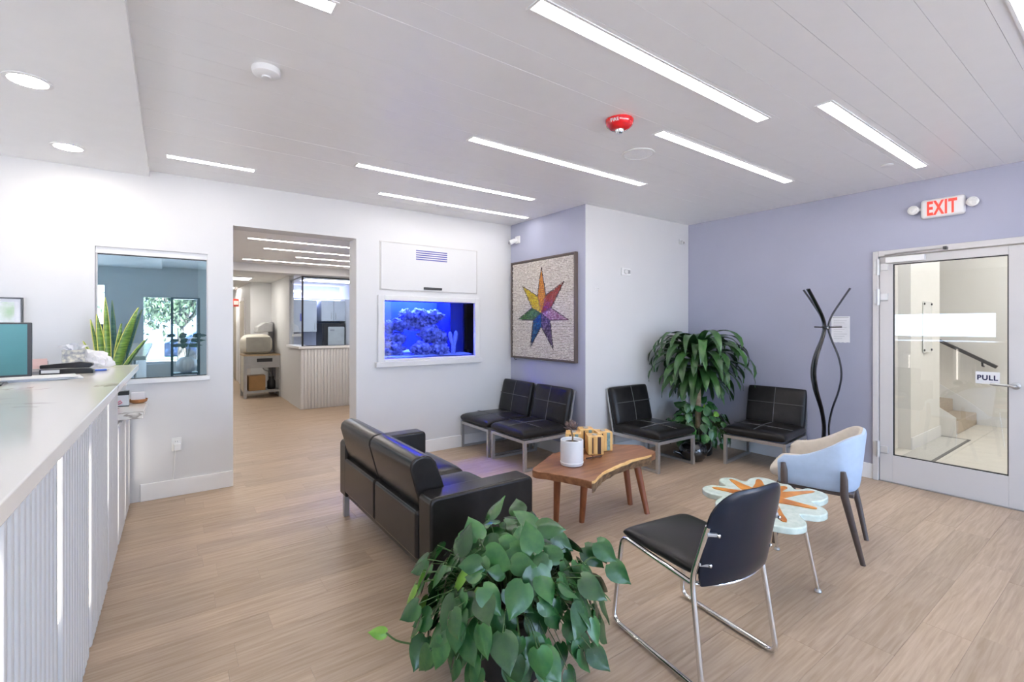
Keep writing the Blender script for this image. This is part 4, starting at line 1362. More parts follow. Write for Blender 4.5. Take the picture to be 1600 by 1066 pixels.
# ------------------------------------------------------------------ flower side table
ft = thing('flower_table', 'flower shaped resin side table with orange wood star and chrome legs', 'table', (2.87, 1.39, 0))
o_ = (2.87, 1.39, 0)
fo = [(3.232, 1.255), (3.225, 1.31), (3.145, 1.342), (3.20, 1.40), (3.19, 1.455), (3.215, 1.53), (3.20, 1.59), (3.13, 1.622), (3.035, 1.61), (3.045, 1.69), (2.985, 1.735), (2.915, 1.715),
      (2.85, 1.635), (2.79, 1.70), (2.70, 1.70), (2.65, 1.63), (2.66, 1.55), (2.56, 1.53), (2.50, 1.47), (2.53, 1.39), (2.61, 1.345), (2.53, 1.29), (2.48, 1.20), (2.52, 1.10), (2.60, 1.065), (2.67, 1.09),
      (2.747, 1.15), (2.80, 1.085), (2.88, 1.07), (2.95, 1.11), (2.995, 1.19), (3.07, 1.165), (3.16, 1.17), (3.215, 1.205)]
fs_ = catmull([(p[0] * 0.9705, p[1] * 0.9705, 0) for p in fo], 4, True)
RS = mat('pale_resin', (0.52, 0.62, 0.55, 1), 0.16, col2=(0.66, 0.74, 0.66, 1), scale=30, coat=0.3)
MB(o_).prism([(p.x, p.y) for p in fs_], 0.435, 0.47).build('resin_top', RS, ft, bevel=0.008, seg=3)
OW = mat('orange_wood', (0.36, 0.11, 0.015, 1), 0.3, col2=(0.70, 0.29, 0.04, 1), scale=9, detail=8)
cx_, cy_ = 2.84 * 0.9705, 1.40 * 0.9705
tips = [(3.19, 1.26), (3.14, 1.40), (3.14, 1.57), (2.99, 1.68), (2.75, 1.66), (2.56, 1.47), (2.57, 1.15), (2.90, 1.13)]
for k, (txx, tyy) in enumerate(tips):
    txx, tyy = txx * 0.9705, tyy * 0.9705
    d = Vector((txx - cx_, tyy - cy_, 0))
    L = d.length
    d.normalize()
    p_ = Vector((-d.y, d.x, 0))
    c = Vector((cx_, cy_, 0))
    a = []
    for s, w in ((0, 0.03), (0.25, 0.055), (0.45, 0.04), (0.7, 0.026), (0.92, 0.018), (1.0, 0.008)):
        a.append((s, w))
    poly = [c + d * L * s + p_ * w * (1 + 0.25 * noise.noise((k, s * 5, 0))) for s, w in a] + [c + d * L * s - p_ * w * (1 + 0.25 * noise.noise((k, s * 5, 3))) for s, w in reversed(a)]
    MB(o_).prism([(q.x, q.y) for q in poly], 0.4695, 0.4715 + 0.0004 * k).build('wood_ray', OW, ft)
for (fx, fy), (tx, ty) in (((2.867, 1.112), (2.80, 1.17)), ((2.589, 1.444), (2.66, 1.42)), ((3.192, 1.478), (3.10, 1.47))):
    lg = MB(o_).sweep([(fx, fy, 0.012), (tx, ty, 0.437)], [0.0095, 0.011], 12).build('leg', CHROME, ft, smooth=True)
    MB(o_).lathe([(0.016, 0), (0.018, 0.006), (0.014, 0.014), (0.008, 0.018)], (fx, fy, 0), 16).build('foot', STEEL, lg, smooth=True)

# ------------------------------------------------------------------ black sled-base chair with chrome frame
sc_ = thing('sled_chair', 'black cushioned chair with chrome sled frame seen from behind', 'chair', (1.962, 1.285, 0), math.radians(172))
W2 = 0.236


def fillet(pts, r=0.04, n=5):
    pts = [Vector(p) for p in pts]
    out = [pts[0]]
    for i in range(1, len(pts) - 1):
        a, b, c = pts[i - 1], pts[i], pts[i + 1]
        d0, d1 = (a - b), (c - b)
        rr = min(r, d0.length * 0.45, d1.length * 0.45)
        p0, p1 = b + d0.normalized() * rr, b + d1.normalized() * rr
        for k in range(n + 1):
            s = k / n
            out.append(p0 * (1 - s) ** 2 + b * 2 * s * (1 - s) + p1 * s * s)
    out.append(pts[-1])
    return out


for s in (-1, 1):
    MB().sweep(fillet([(s * 0.215, 0.265, 0.665), (s * 0.220, 0.19, 0.43), (s * W2, 0.255, 0.0115), (s * W2, -0.275, 0.0115), (s * 0.215, -0.235, 0.435), (s * 0.215, 0.185, 0.405)], 0.05), 0.0115, 12).build('side_frame', CHROME, sc_, smooth=True)
MB().sweep(catmull([(-0.215, 0.185, 0.405), (-0.12, 0.235, 0.400), (0, 0.25, 0.398), (0.12, 0.235, 0.400), (0.215, 0.185, 0.405)], 5), 0.0105, 10).build('rear_tube', CHROME, sc_, smooth=True)
MB().sweep([(-0.215, -0.15, 0.425), (0.215, -0.15, 0.425)], 0.0105, 10).build('cross_tube', CHROME, sc_, smooth=True)
me = xf(cushion_mesh(0.43, 0.44, 0.055, ex=8, puff=0.012), Matrix.Translation((0, -0.02, 0.452)))
link('seat', me, BLEATH, sc_)
# back panel: rounded outline, curved in plan, leaning back
nb_u, nb_v = 16, 16
bv = []
for side in (0, 1):
    for j in range(nb_v + 1):
        v = 1 - (1 - j / nb_v) ** 1.5
        z = 0.405 + 0.405 * v
        cr_r = 0.13
        top = max(0.0, 0.405 * v - (0.405 - cr_r))
        hwid = 0.218 - cr_r + math.sqrt(max(0.0, cr_r * cr_r - top * top))
        if v < 0.12:
            hwid *= 0.93 + 0.07 * v / 0.12
        for i in range(nb_u + 1):
            u = -1 + 2 * i / nb_u
            edge = (1 - abs(u) ** 8) * (1 - abs(2 * v - 1) ** 12)
            th = 0.017 * (0.25 + 0.75 * edge)
            yb = 0.215 + 0.105 * v + 0.040 * (1 - (u * hwid / 0.213) ** 2) - 0.02 + 0.02 * (1 - v) ** 2
            dz = -0.0
            bv.append((u * hwid, yb + (th if side else -th), z))
N_ = nb_u + 1
bf = []
for side in (0, 1):
    b0_ = side * N_ * (nb_v + 1)
    for j in range(nb_v):
        for i in range(nb_u):
            q = (b0_ + j * N_ + i, b0_ + j * N_ + i + 1, b0_ + (j + 1) * N_ + i + 1, b0_ + (j + 1) * N_ + i)
            bf.append(q if side else q[::-1])
S_ = N_ * (nb_v + 1)
loop = [i for i in range(N_)] + [j * N_ + nb_u for j in range(1, nb_v + 1)] + [nb_v * N_ + i for i in range(nb_u - 1, -1, -1)] + [j * N_ for j in range(nb_v - 1, 0, -1)]
for a, b in zip(loop, loop[1:] + loop[:1]):
    bf.append((a, b, b + S_, a + S_))
bk = MB().add(bv, bf).build('backrest', mat('navy_black_vinyl', (0.006, 0.010, 0.020, 1), 0.28, var=0.1, bump=0.03, bscale=200, spec=0.3), sc_, True)
for s in (-1, 1):
    for z, y in ((0.635, 0.285), (0.50, 0.245)):
        cp = MB().sweep([(s * 0.220, y - 0.022, z), (s * 0.188, y + 0.002, z)], 0.010, 4, flat=1.0, up=(0, 0, 1)).build('clip', STEEL, bk, bevel=0.003)
        MB().lathe([(0.008, 0), (0.007, 0.006), (0.003, 0.008)], (s * 0.190, y + 0.008, z), 12, 'y').build('screw', CHROME, cp, smooth=True)

# ------------------------------------------------------------------ tub armchair
tc_ = thing('tub_chair', 'pale blue grey tub armchair with beige inside and brown wooden legs', 'chair', (3.545, 1.365, 0), math.radians(195))
OUT = mat('blue_grey_upholstery', (0.42, 0.52, 0.66, 1), 0.75, var=0.03, scale=30, bump=0.05, bscale=300)
INN = mat('beige_upholstery', (0.58, 0.53, 0.46, 1), 0.8, var=0.04, scale=30, bump=0.05, bscale=300)
path = []
hwid, dep = 0.275, 0.255
for k in range(9):
    path.append((-hwid, -0.205 + (dep - 0.16 + 0.205) * k / 8))
for k in range(1, 12):
    a = PI - PI / 2 * k / 12
    path.append((-hwid + 0.2 + 0.2 * math.cos(a), dep - 0.16 + 0.16 * math.sin(a) * 1.0))
for k in range(0, 5):
    path.append((-hwid + 0.2 + (2 * hwid - 0.4) * k / 4, dep))
for k in range(1, 12):
    a = PI / 2 - PI / 2 * k / 12
    path.append((hwid - 0.2 + 0.2 * math.cos(a), dep - 0.16 + 0.16 * math.sin(a)))
for k in range(9):
    path.append((hwid, dep - 0.16 - (dep - 0.16 + 0.205) * k / 8))


def topz(p):
    s = (p[1] + 0.205) / (dep + 0.205)
    s = max(0, min(1, s))
    return 0.612 + 0.165 * (s * s * (3 - 2 * s)) ** 1.5 - 0.035 * max(0, 1 - s / 0.09) ** 2


def shell(offs, z_bot, ztop_d, sections):
    """vertical walls following the path; sections: list of (offset inward, z fraction 0..1)"""
    vs_, fs__ = [], []
    m_ = len(sections)
    npth = len(path)
    for i, p in enumerate(path):
        a, b = path[max(0, i - 1)], path[min(npth - 1, i + 1)]
        tdir = Vector((b[0] - a[0], b[1] - a[1], 0)).normalized()
        inn = Vector((tdir.y, -tdir.x, 0))
        zt_ = topz(p) + ztop_d
        for off, f in sections:
            taper = 0.035 * (1 - f) * (1 if True else 0)
            vs_.append((p[0] + inn.x * (off + taper), p[1] + inn.y * (off + taper), z_bot + (zt_ - z_bot) * f))
    for i in range(npth - 1):
        for k in range(m_):
            k2 = (k + 1) % m_
            fs__.append((i * m_ + k, i * m_ + k2, (i + 1) * m_ + k2, (i + 1) * m_ + k))
    fs__.append(tuple(range(m_)))
    fs__.append(tuple((npth - 1) * m_ + k for k in range(m_ - 1, -1, -1)))
    return MB().add(vs_, fs__)


shell(0, 0.42, 0, [(0.012, 0.0), (0.0, 0.06), (0, 0.3), (0, 0.6), (0, 0.92), (0.008, 0.985), (0.022, 1.0), (0.024, 0.9), (0.024, 0.0)]).build('outer_shell', OUT, tc_, True)
shell(0, 0.43, 0, [(0.023, 0.0), (0.023, 0.9), (0.022, 1.0), (0.038, 0.985), (0.047, 0.93), (0.05, 0.6), (0.05, 0.0)]).build('inner_lining', INN, tc_, True)
me = xf(cushion_mesh(0.385, 0.45, 0.11, ex=6, puff=0.012), Matrix.Translation((0, -0.045, 0.478)))
link('seat', me, INN, tc_)
BW = mat('brown_leg', (0.075, 0.055, 0.048, 1), 0.45, var=0.15, scale=20)
MB().box(-0.22, 0.22, -0.22, 0.20, 0.395, 0.42).build('seat_frame', BW, tc_, bevel=0.006)
for s in (-1, 1):
    for yt, yf in ((-0.165, -0.235), (0.155, 0.245)):
        xt, xfo = s * (hwid + 0.004), s * 0.215
        MB().sweep([(xfo * 1.0, yf, 0.0), (s * 0.262, (yt + yf) / 2, 0.22), (s * 0.272, yt, 0.42), (xt, yt, 0.52), (xt, yt - 0.005, 0.565)], [0.014, 0.018, 0.022, 0.020, 0.014], 12, flat=0.75, up=(1, 0, 0)).build('leg', BW, tc_, smooth=True)

# ------------------------------------------------------------------ coat rack
rk = thing('coat_rack', 'black coat rack of three wavy lacquered strips by the exit door', 'coat rack', (5.16, 1.93, 0))
prof = [(0.0, 0.20), (0.06, 0.16), (0.22, 0.06), (0.42, 0.022), (0.62, 0.045), (0.82, 0.10), (0.98, 0.122), (1.14, 0.10), (1.32, 0.04), (1.43, 0.018), (1.54, 0.045), (1.68, 0.12), (1.80, 0.19)]
for k, a in enumerate((math.radians(-69), math.radians(100), math.radians(150))):
    a2 = a
    pts_ = [(r * math.cos(a2), r * math.sin(a2), z + 0.008) for z, r in prof]
    MB().sweep(catmull(pts_, 6), 0.026, 10, flat=0.38, up=(math.cos(a2), math.sin(a2), 0)).build('strip', BGLOSS, rk, True)
for k in range(3):
    a = math.radians(155 + 120 * k)
    MB().sweep([(0, 0, 1.437), (0.13 * math.cos(a), 0.13 * math.sin(a), 1.44)], 0.006, 8).build('peg', BGLOSS, rk, True)
MB().lathe([(0.03, 1.415), (0.032, 1.42), (0.032, 1.45), (0.03, 1.455)], n=16).build('collar', BGLOSS, rk, smooth=True)

# ------------------------------------------------------------------ plants
LEAF = mat('pothos_leaf', (0.014, 0.072, 0.022, 1), 0.27, col2=(0.042, 0.135, 0.030, 1), scale=14, obj_rand=0.4, spec=0.5, bump=0.12, bscale=30)
LIME = mat('pothos_young_leaf', (0.12, 0.30, 0.03, 1), 0.32, col2=(0.22, 0.42, 0.06, 1), scale=12)
STEM = mat('vine_stem', (0.06, 0.12, 0.03, 1), 0.5)


def heart_leaf(L, W, fold, curl, asym):
    rows = [(0.0, 0.30), (0.06, 0.70), (0.18, 0.96), (0.33, 1.0), (0.48, 0.90), (0.64, 0.68), (0.79, 0.40), (0.91, 0.15), (1.0, 0.012)]
    vs_, fs__ = [], []
    for s, w in rows:
        for u in (-1, -0.55, 0, 0.55, 1):
            x = u * w * W / 2 * (1 + asym * u)
            yv_ = s * L - 0.10 * L * abs(u) ** 1.5 * max(0, 1 - s / 0.3)
            z = -fold * abs(x) * (0.4 + 0.6 * abs(u)) - curl * L * s * s + 0.012 * L * math.sin(9 * s + 2 * u)
            vs_.append((x, yv_, z))
    for i in range(len(rows) - 1):
        for k in range(4):
            fs__.append((i * 5 + k, i * 5 + k + 1, (i + 1) * 5 + k + 1, (i + 1) * 5 + k))
    return MB().add(vs_, fs__).mesh('heart_leaf', True)


HL = [heart_leaf(0.122, 0.102, 0.18, 0.15, 0.05), heart_leaf(0.115, 0.092, 0.28, 0.2, -0.05), heart_leaf(0.132, 0.108, 0.08, 0.10, 0.08), heart_leaf(0.10, 0.085, 0.22, 0.08, 0.0)]
for m_ in HL:
    m_.materials.append(LEAF)
HLY = [heart_leaf(0.105, 0.078, 0.25, 0.15, 0.0), heart_leaf(0.075, 0.05, 0.4, 0.1, 0)]
for m_ in HLY:
    m_.materials.append(LIME)


def leaf_at(parent, me, p, n, tdir, s, roll=0):
    o = bpy.data.objects.new('leaf', me)
    COL.objects.link(o)
    o.parent = parent
    n = n.normalized()
    y_ = (tdir - n * tdir.dot(n))
    if y_.length < 1e-4:
        y_ = n.orthogonal()
    y_.normalize()
    x_ = y_.cross(n)
    M = Matrix((x_, y_, n)).transposed().to_4x4()
    M = Matrix.Translation(p) @ M @ Matrix.Scale(s, 4)
    o.matrix_local = M
    return o


ph = thing('pothos', 'bushy green pothos in a black pot in front of the sofa', 'plant', (1.17, 1.63, 0))
MB().lathe([(0.12, 0), (0.13, 0.01), (0.165, 0.27), (0.175, 0.275), (0.175, 0.30), (0.162, 0.30), (0.155, 0.27), (0.001, 0.27)], n=36).build('pot', BLACK, ph, smooth=True)
MB().lathe([(0.155, 0.268), (0.08, 0.28), (0.001, 0.282)], n=24).build('soil', SOIL, ph, smooth=True)
rnd = random.Random(21)
vines = MB()


def pothos_leaves(parent, n, rx, up, down, zc, rnd, size, vines, lime=0.05, pmax=118, rim=0.30):
    for k in range(n):
        f = (k + 0.5) / n
        phi = math.acos(1 - f * (1 - math.cos(math.radians(pmax))))
        th = k * 2.39996 + rnd.uniform(-.3, .3)
        d = Vector((math.cos(th), math.sin(th), 0))
        sp, cp = math.sin(phi), math.cos(phi)
        j = rnd.uniform(0.80, 1.10)
        p = d * rx * sp * j + Vector((0, 0, zc + (up if cp > 0 else down) * cp * j))
        out = d * sp * 1.0 + Vector((0, 0, 0.35 + 0.5 * max(0, cp))) + Vector((rnd.uniform(-.45, .45), rnd.uniform(-.45, .45), rnd.uniform(-.2, .3)))
        tip = d * 0.25 + Vector((0, 0, -0.8)) + Vector((rnd.uniform(-.7, .7), rnd.uniform(-.7, .7), rnd.uniform(-.35, .35)))
        if cp > 0.75:
            tip = Vector((rnd.uniform(-1, 1), rnd.uniform(-1, 1), rnd.uniform(-.4, 1.0)))
            out = out + Vector((-0.35, -0.5, -0.1))
        me_ = rnd.choice(HLY) if rnd.random() < lime else rnd.choice(HL)
        leaf_at(parent, me_, p, out, tip, size * rnd.uniform(0.72, 1.12))
        root = d * min(0.12, rx * sp * 0.4) + Vector((0, 0, rim))
        mid = (root + p) / 2 + Vector((0, 0, 0.05))
        vines.sweep(catmull([root, mid, p], 3), 0.0019, 4)


pothos_leaves(ph, 185, 0.37, 0.27, 0.25, 0.32, rnd, 1.0, vines, pmax=116, lime=0.035)
pothos_leaves(ph, 108, 0.30, 0.21, 0.22, 0.31, rnd, 0.95, vines, lime=0.02, pmax=120)
# the long runner on the left with a young leaf, and two runners on the right
for pts_, leaves in (([(-0.2, 0.12, 0.25), (-0.30, 0.17, 0.14), (-0.40, 0.22, 0.15), (-0.45, 0.25, 0.19)], [(-0.31, 0.17, 0.16, 0), (-0.45, 0.25, 0.19, 1)]),
                     ([(0.25, -0.1, 0.35), (0.38, -0.1, 0.40), (0.46, -0.12, 0.36)], [(0.42, -0.1, 0.46, 0), (0.44, -0.16, 0.38, 0), (0.40, -0.04, 0.42, 0)])):
    vines.sweep(catmull(pts_, 5), 0.004, 6)
    for x, y, z, young in leaves:
        leaf_at(ph, HLY[1] if young else HL[0], Vector((x, y, z)), Vector((-0.3, -0.7, 0.6)), Vector((x, 0.0, -0.7)) if not young else Vector((-1, 0.3, 0.3)), 1.0)
vines.build('vines', STEM, ph, True, kind='stuff')

# corn plant (dracaena) in the corner with pothos at its foot
dr = thing('corn_plant', 'corn plant with arching strap leaves in the corner', 'plant', (4.87, 3.12, 0))
MB().lathe([(0.14, 0), (0.15, 0.01), (0.18, 0.28), (0.185, 0.29), (0.185, 0.31), (0.172, 0.31), (0.165, 0.28), (0.001, 0.28)], n=32).build('pot', BLACK, dr, smooth=True)
MB().lathe([(0.165, 0.278), (0.08, 0.29), (0.001, 0.292)], n=24).build('soil', SOIL, dr, smooth=True)
MB().sweep(catmull([(0, 0, 0.27), (0.006, 0, 0.6), (-0.004, 0.004, 0.85), (0, 0, 1.04)], 5), [0.032] * 15 + [0.028], 14).build('trunk', mat('cane_bark', (0.36, 0.25, 0.15, 1), 0.8, col2=(0.48, 0.36, 0.24, 1), scale=14, stretch=(1, 1, 4), bump=0.4), dr, smooth=True)
DLEAF = mat('corn_leaf', (0.012, 0.045, 0.014, 1), 0.30, col2=(0.04, 0.11, 0.025, 1), scale=8, obj_rand=0.3)


def strap_leaf(L, W, elev, droop, rnd):
    n = 12
    vs_, fs__ = [], []
    p = Vector((0.02, 0, 0))
    ang = elev
    seg = L / n
    for i in range(n + 1):
        s = i / n
        w = W * (0.45 + 1.0 * math.sin(min(1, s * 1.5) * PI / 2) * 0.55) * (1 - s ** 3.5) ** 0.8 + 0.001
        tdir = Vector((math.cos(ang), 0, math.sin(ang)))
        nrm = Vector((-math.sin(ang), 0, math.cos(ang)))
        wav = 0.010 * math.sin(s * 16 + L * 40)
        for u in (-1, -0.5, 0, 0.5, 1):
            vs_.append(p + Vector((0, u * w / 2, 0)) + nrm * (abs(u) * w * 0.10 + wav * u * s))
        p = p + tdir * seg
        ang -= droop / n * (0.35 + 1.3 * s)
    for i in range(n):
        for k in range(4):
            fs__.append((i * 5 + k, i * 5 + k + 1, (i + 1) * 5 + k + 1, (i + 1) * 5 + k))
    return MB().add(vs_, fs__).mesh('strap_leaf', True)


rnd = random.Random(5)
SL = []
for L, W, e, d in ((0.74, 0.10, 1.15, 3.3), (0.74, 0.105, 0.95, 3.1), (0.72, 0.105, 0.7, 2.8), (0.66, 0.105, 0.4, 2.3), (0.58, 0.10, 0.0, 1.75), (0.50, 0.095, -0.5, 1.05)):
    for q in range(2):
        m_ = strap_leaf(L * (0.92 + 0.16 * q), W, e, d * (0.95 + 0.1 * q), rnd)
        m_.materials.append(DLEAF)
        SL.append(m_)
for k in range(124):
    f = k / 123
    idx = min(11, int(f * 12))
    o = bpy.data.objects.new('leaf', SL[idx])
    COL.objects.link(o)
    o.parent = dr
    o.location = (0, 0, 1.10 - 0.16 * f)
    th = k * 2.39996 + rnd.uniform(-.2, .2)
    o.rotation_euler = (rnd.uniform(-.15, .15), rnd.uniform(-.12, .12), th)
    s = rnd.uniform(0.85, 1.05)
    # keep the leaves clear of the two walls
    dx, dy = math.cos(th), math.sin(th)
    lim = min((0.50 / dx) if dx > 0.3 else 9, (0.44 / dy) if dy > 0.3 else 9)
    s = min(s, max(0.55, lim / 0.56))
    o.scale = (s, s, s)
for k in range(5):
    o = bpy.data.objects.new('leaf', SL[0])
    COL.objects.link(o)
    o.parent = dr
    o.location = (0, 0, 1.10)
    o.rotation_euler = (0.1 * k, -0.5 + 0.15 * k, k * 1.3)
    o.scale = (0.55, 0.7, 0.55)
pf = thing('pothos', 'leafy pothos growing around the foot of the corn plant', 'plant', (4.87, 3.12, 0.28))
v2 = MB()
pothos_leaves(pf, 130, 0.34, 0.26, 0.22, 0.02, random.Random(8), 0.95, v2, lime=0.03, pmax=125, rim=0.02)
for x, y, z in ((-0.24, 0.02, 0.42), (-0.26, -0.05, 0.30), (-0.2, 0.05, 0.52), (-0.28, -0.08, 0.2)):
    leaf_at(pf, HL[0], Vector((x, y, z)), Vector((-0.4, -0.8, 0.4)), Vector((-0.4, 0, -1)), 0.8)
v2.sweep(catmull([(-0.08, 0, 0.1), (-0.2, 0.0, 0.25), (-0.24, 0.02, 0.42), (-0.2, 0.05, 0.52)], 5), 0.004, 6)
v2.build('vines', STEM, pf, True, kind='stuff')

# black watering can
wc = thing('watering_can', 'round glossy black watering can on the floor below the palm', 'watering can', (4.56, 2.98, 0))
MB().lathe([(0.07, 0.0), (0.10, 0.012), (0.135, 0.06), (0.145, 0.11), (0.13, 0.17), (0.10, 0.205), (0.065, 0.22), (0.05, 0.216), (0.001, 0.2)], n=36).build('body', BGLOSS, wc, smooth=True)
a = Vector((0.85, -0.52, 0))
MB().sweep(catmull([a * 0.09 + Vector((0, 0, 0.19)), a * 0.10 + Vector((0, 0, 0.27)), a * 0.15 + Vector((0, 0, 0.29)), a * 0.20 + Vector((0, 0, 0.22)), a * 0.19 + Vector((0, 0, 0.12)), a * 0.12 + Vector((0, 0, 0.06))], 6), 0.011, 10).build('handle', BGLOSS, wc, smooth=True)
MB().sweep(catmull([-a * 0.10 + Vector((0, 0, 0.06)), -a * 0.17 + Vector((0, 0, 0.09)), -a * 0.21 + Vector((0, 0, 0.10))], 5), [0.03, 0.026, 0.022, 0.018, 0.016, 0.015, 0.015, 0.014, 0.014, 0.014, 0.016], 10).build('spout', BGLOSS, wc, smooth=True)

# ------------------------------------------------------------------ signs and wall devices
ex = thing('exit_sign', 'lit white exit sign with red letters and two lamp heads above the door', 'sign', (XC, 1.123, 2.39))
o_ = (XC, 1.123, 2.39)
MB(o_).box(XC - 0.05, XC, 0.978, 1.268, 2.39, 2.555).build('housing', PLAST, ex, bevel=0.024, seg=4)
me = text_mesh('EXIT', 0.150, 0.0015, 0.0045)
bb = [v.co.copy() for v in me.vertices]
wx = max(v.x for v in bb) - min(v.x for v in bb)
hx = max(v.y for v in bb) - min(v.y for v in bb)
cxm = (max(v.x for v in bb) + min(v.x for v in bb)) / 2
cym = (max(v.y for v in bb) + min(v.y for v in bb)) / 2
R = Matrix(((0, 0, -1, 0), (-1, 0, 0, 0), (0, 1, 0, 0), (0, 0, 0, 1)))   # text x -> -y, text y -> z, text z -> -x
M = Matrix.Translation((-0.0515, 0.0, 0.0825)) @ R @ Matrix.Diagonal((0.195 / wx, 0.122 / hx, 1, 1)) @ Matrix.Translation((-cxm, -cym, 0))
link('letters', xf(me, M), mat('exit_red', (0.75, 0.03, 0.015, 1), 0.4, var=0.0, emis=(1, 0.03, 0.012, 1), es=0.35), ex)
LENS = mat('lamp_lens', (0.7, 0.7, 0.68, 1), 0.15, var=0.1, scale=60)
for s, yv in ((1, 1.315), (-1, 0.93)):
    h_ = MB(o_).lathe([(0.030, 0), (0.038, -0.015), (0.040, -0.045), (0.034, -0.05)], (XC - 0.015, yv, 2.478), 24, 'x').build('lamp_head', PLAST, ex, smooth=True)
    MB(o_).lathe([(0.033, 0), (0.030, -0.006), (0.015, -0.010), (0.001, -0.011)], (XC - 0.063, yv, 2.478), 24, 'x').build('lens', LENS, h_, smooth=True)
    MB(o_).box(XC - 0.03, XC - 0.01, min(yv, 1.123 + s * 0.14), max(yv, 1.123 + s * 0.14), 2.47, 2.49).build('lamp_bracket', PLAST, h_)
pu = thing('pull_sign', 'white pull sign with dark letters on the glass door', 'sign', (XC + 0.008, 0.852, 1.025))
MB((XC + 0.008, 0.852, 1.025)).box(XC + 0.004, XC + 0.008, 0.781, 0.923, 0.977, 1.075).build('plate', mat('sign_white', (0.8, 0.8, 0.8, 1), 0.5, var=0.0), pu)
me = text_mesh('PULL', 0.06, 0.0006, 0.0022)
bb = [v.co.copy() for v in me.vertices]
wx = max(v.x for v in bb) - min(v.x for v in bb)
hx = max(v.y for v in bb) - min(v.y for v in bb)
cxm = (max(v.x for v in bb) + min(v.x for v in bb)) / 2
cym = (max(v.y for v in bb) + min(v.y for v in bb)) / 2
M = Matrix.Translation((-0.0048, 0, 0.002)) @ R @ Matrix.Diagonal((0.122 / wx, 0.042 / hx, 1, 1)) @ Matrix.Translation((-cxm, -cym, 0))
link('letters', xf(me, M), mat('sign_navy', (0.01, 0.012, 0.06, 1), 0.5, var=0.0), pu)
t = thing('paper_notice', 'white printed paper notice pinned behind the coat rack', 'notice', (XC, 1.895, 1.285))
n = 10
pp = [(1.975, 1.545), (1.975, 1.285)] + [(1.975 - 0.16 * k / 8, 1.283 + (0.005 if k % 2 else 0)) for k in range(1, 8)] + [(1.815, 1.285), (1.815, 1.545)]
MB((XC, 1.895, 1.285)).prismx(pp, XC - 0.003, XC - 0.001).build('sheet', MATS['paper_white'], t)
MB((XC, 1.895, 1.285)).box(XC - 0.004, XC - 0.003, 1.825, 1.965, 1.532, 1.536).build('header_rule', GREY, t)
for k in range(9):
    MB((XC, 1.895, 1.285)).box(XC - 0.0038, XC - 0.003, 1.84 + 0.02 * (k % 3), 1.955, 1.50 - k * 0.022, 1.503 - k * 0.022).build('text_line', mat('print_grey', (0.4, 0.4, 0.42, 1), 0.7), t)


def dome_cam(label, loc, axis):
    t = thing('security_camera', label, 'camera', loc, group='white wall cameras')
    if axis == 'x':
        MB().box(-0.02, 0, -0.045, 0.045, -0.045, 0.045).build('mount', PLAST, t, bevel=0.006)
        b = MB().sweep([(-0.015, 0, 0), (-0.05, 0.03, -0.015), (-0.085, 0.06, -0.035)], [0.022, 0.030, 0.032], 16).build('body', PLAST, t, smooth=True)
        MB().lathe([(0.024, 0), (0.02, -0.012), (0.001, -0.018)], (-0.088, 0.062, -0.036), 16, 'x').build('lens', GREY, b, smooth=True)
    else:
        MB().box(-0.03, 0.03, -0.018, 0, -0.03, 0.03).build('mount', PLAST, t, bevel=0.006)
        b = MB().sweep([(0, -0.015, 0), (-0.02, -0.04, -0.01), (-0.035, -0.07, -0.025)], [0.016, 0.022, 0.024], 16).build('body', PLAST, t, smooth=True)
        MB().lathe([(0.018, 0), (0.015, -0.01), (0.001, -0.014)], (-0.036, -0.071, -0.026), 16, 'y').build('lens', GREY, b, smooth=True)


dome_cam('white camera above the mosaic picture', (XB, 4.79, 2.535), 'x')
dome_cam('white camera high in the corner above the palm', (5.24, YD, 2.514), 'y')
t = thing('alarm_strobe', 'small white oval strobe on the pale wall', 'alarm', (4.198, YD, 2.064))
MB().box(-0.075, 0.075, -0.02, 0, -0.042, 0.042).build('base', PLAST, t, bevel=0.018, seg=4)
MB().lathe([(0.028, 0), (0.026, -0.02), (0.012, -0.03), (0.001, -0.031)], (-0.02, -0.02, 0), 20, 'y').build('lens', LENS, t, smooth=True)
MB().box(0.02, 0.06, -0.024, -0.02, -0.02, 0.02).build('grille', GREY, t)
t = thing('door_stop', 'tiny white door stop on the pale wall left of the strobe', 'door stop', (3.723, YD, 1.853))
MB().lathe([(0.016, 0), (0.016, -0.004), (0.007, -0.008), (0.007, -0.02), (0.013, -0.026), (0.010, -0.034), (0.001, -0.035)], (0, 0, 0), 20, 'y').build('stem', PLAST, t, smooth=True)
MB().lathe([(0.006, 0), (0.004, -0.002)], (0, -0.035, 0), 12, 'y').build('cap', GREY, t)
t = thing('wall_outlet', 'white wall outlet above the baseboard by the counter', 'outlet', (0.045, YA, 0.44))
MB().box(-0.036, 0.036, -0.007, 0, -0.058, 0.058).build('plate', PLAST, t, bevel=0.003)
for z in (0.022, -0.022):
    so2 = MB().box(-0.017, 0.017, -0.010, -0.006, z - 0.015, z + 0.015).build('socket', PLAST, t, bevel=0.002)
    MB().box(-0.008, -0.005, -0.0105, -0.009, z - 0.004, z + 0.008).box(0.005, 0.008, -0.0105, -0.009, z - 0.004, z + 0.008).build('slots', GREY, so2)
t = thing('plug_adapter', 'white plug adapter in the lower socket', 'plug', (0.05, YA - 0.01, 0.42))
MB().box(-0.025, 0.025, -0.035, 0, -0.03, 0.03).build('case', PLAST, t, bevel=0.006)
MB().sweep(catmull([(-0.015, -0.02, -0.03), (-0.02, -0.02, -0.12), (-0.03, -0.015, -0.25), (-0.03, -0.018, -0.27)], 4), 0.003, 6).build('cord', PLAST, t, smooth=True)

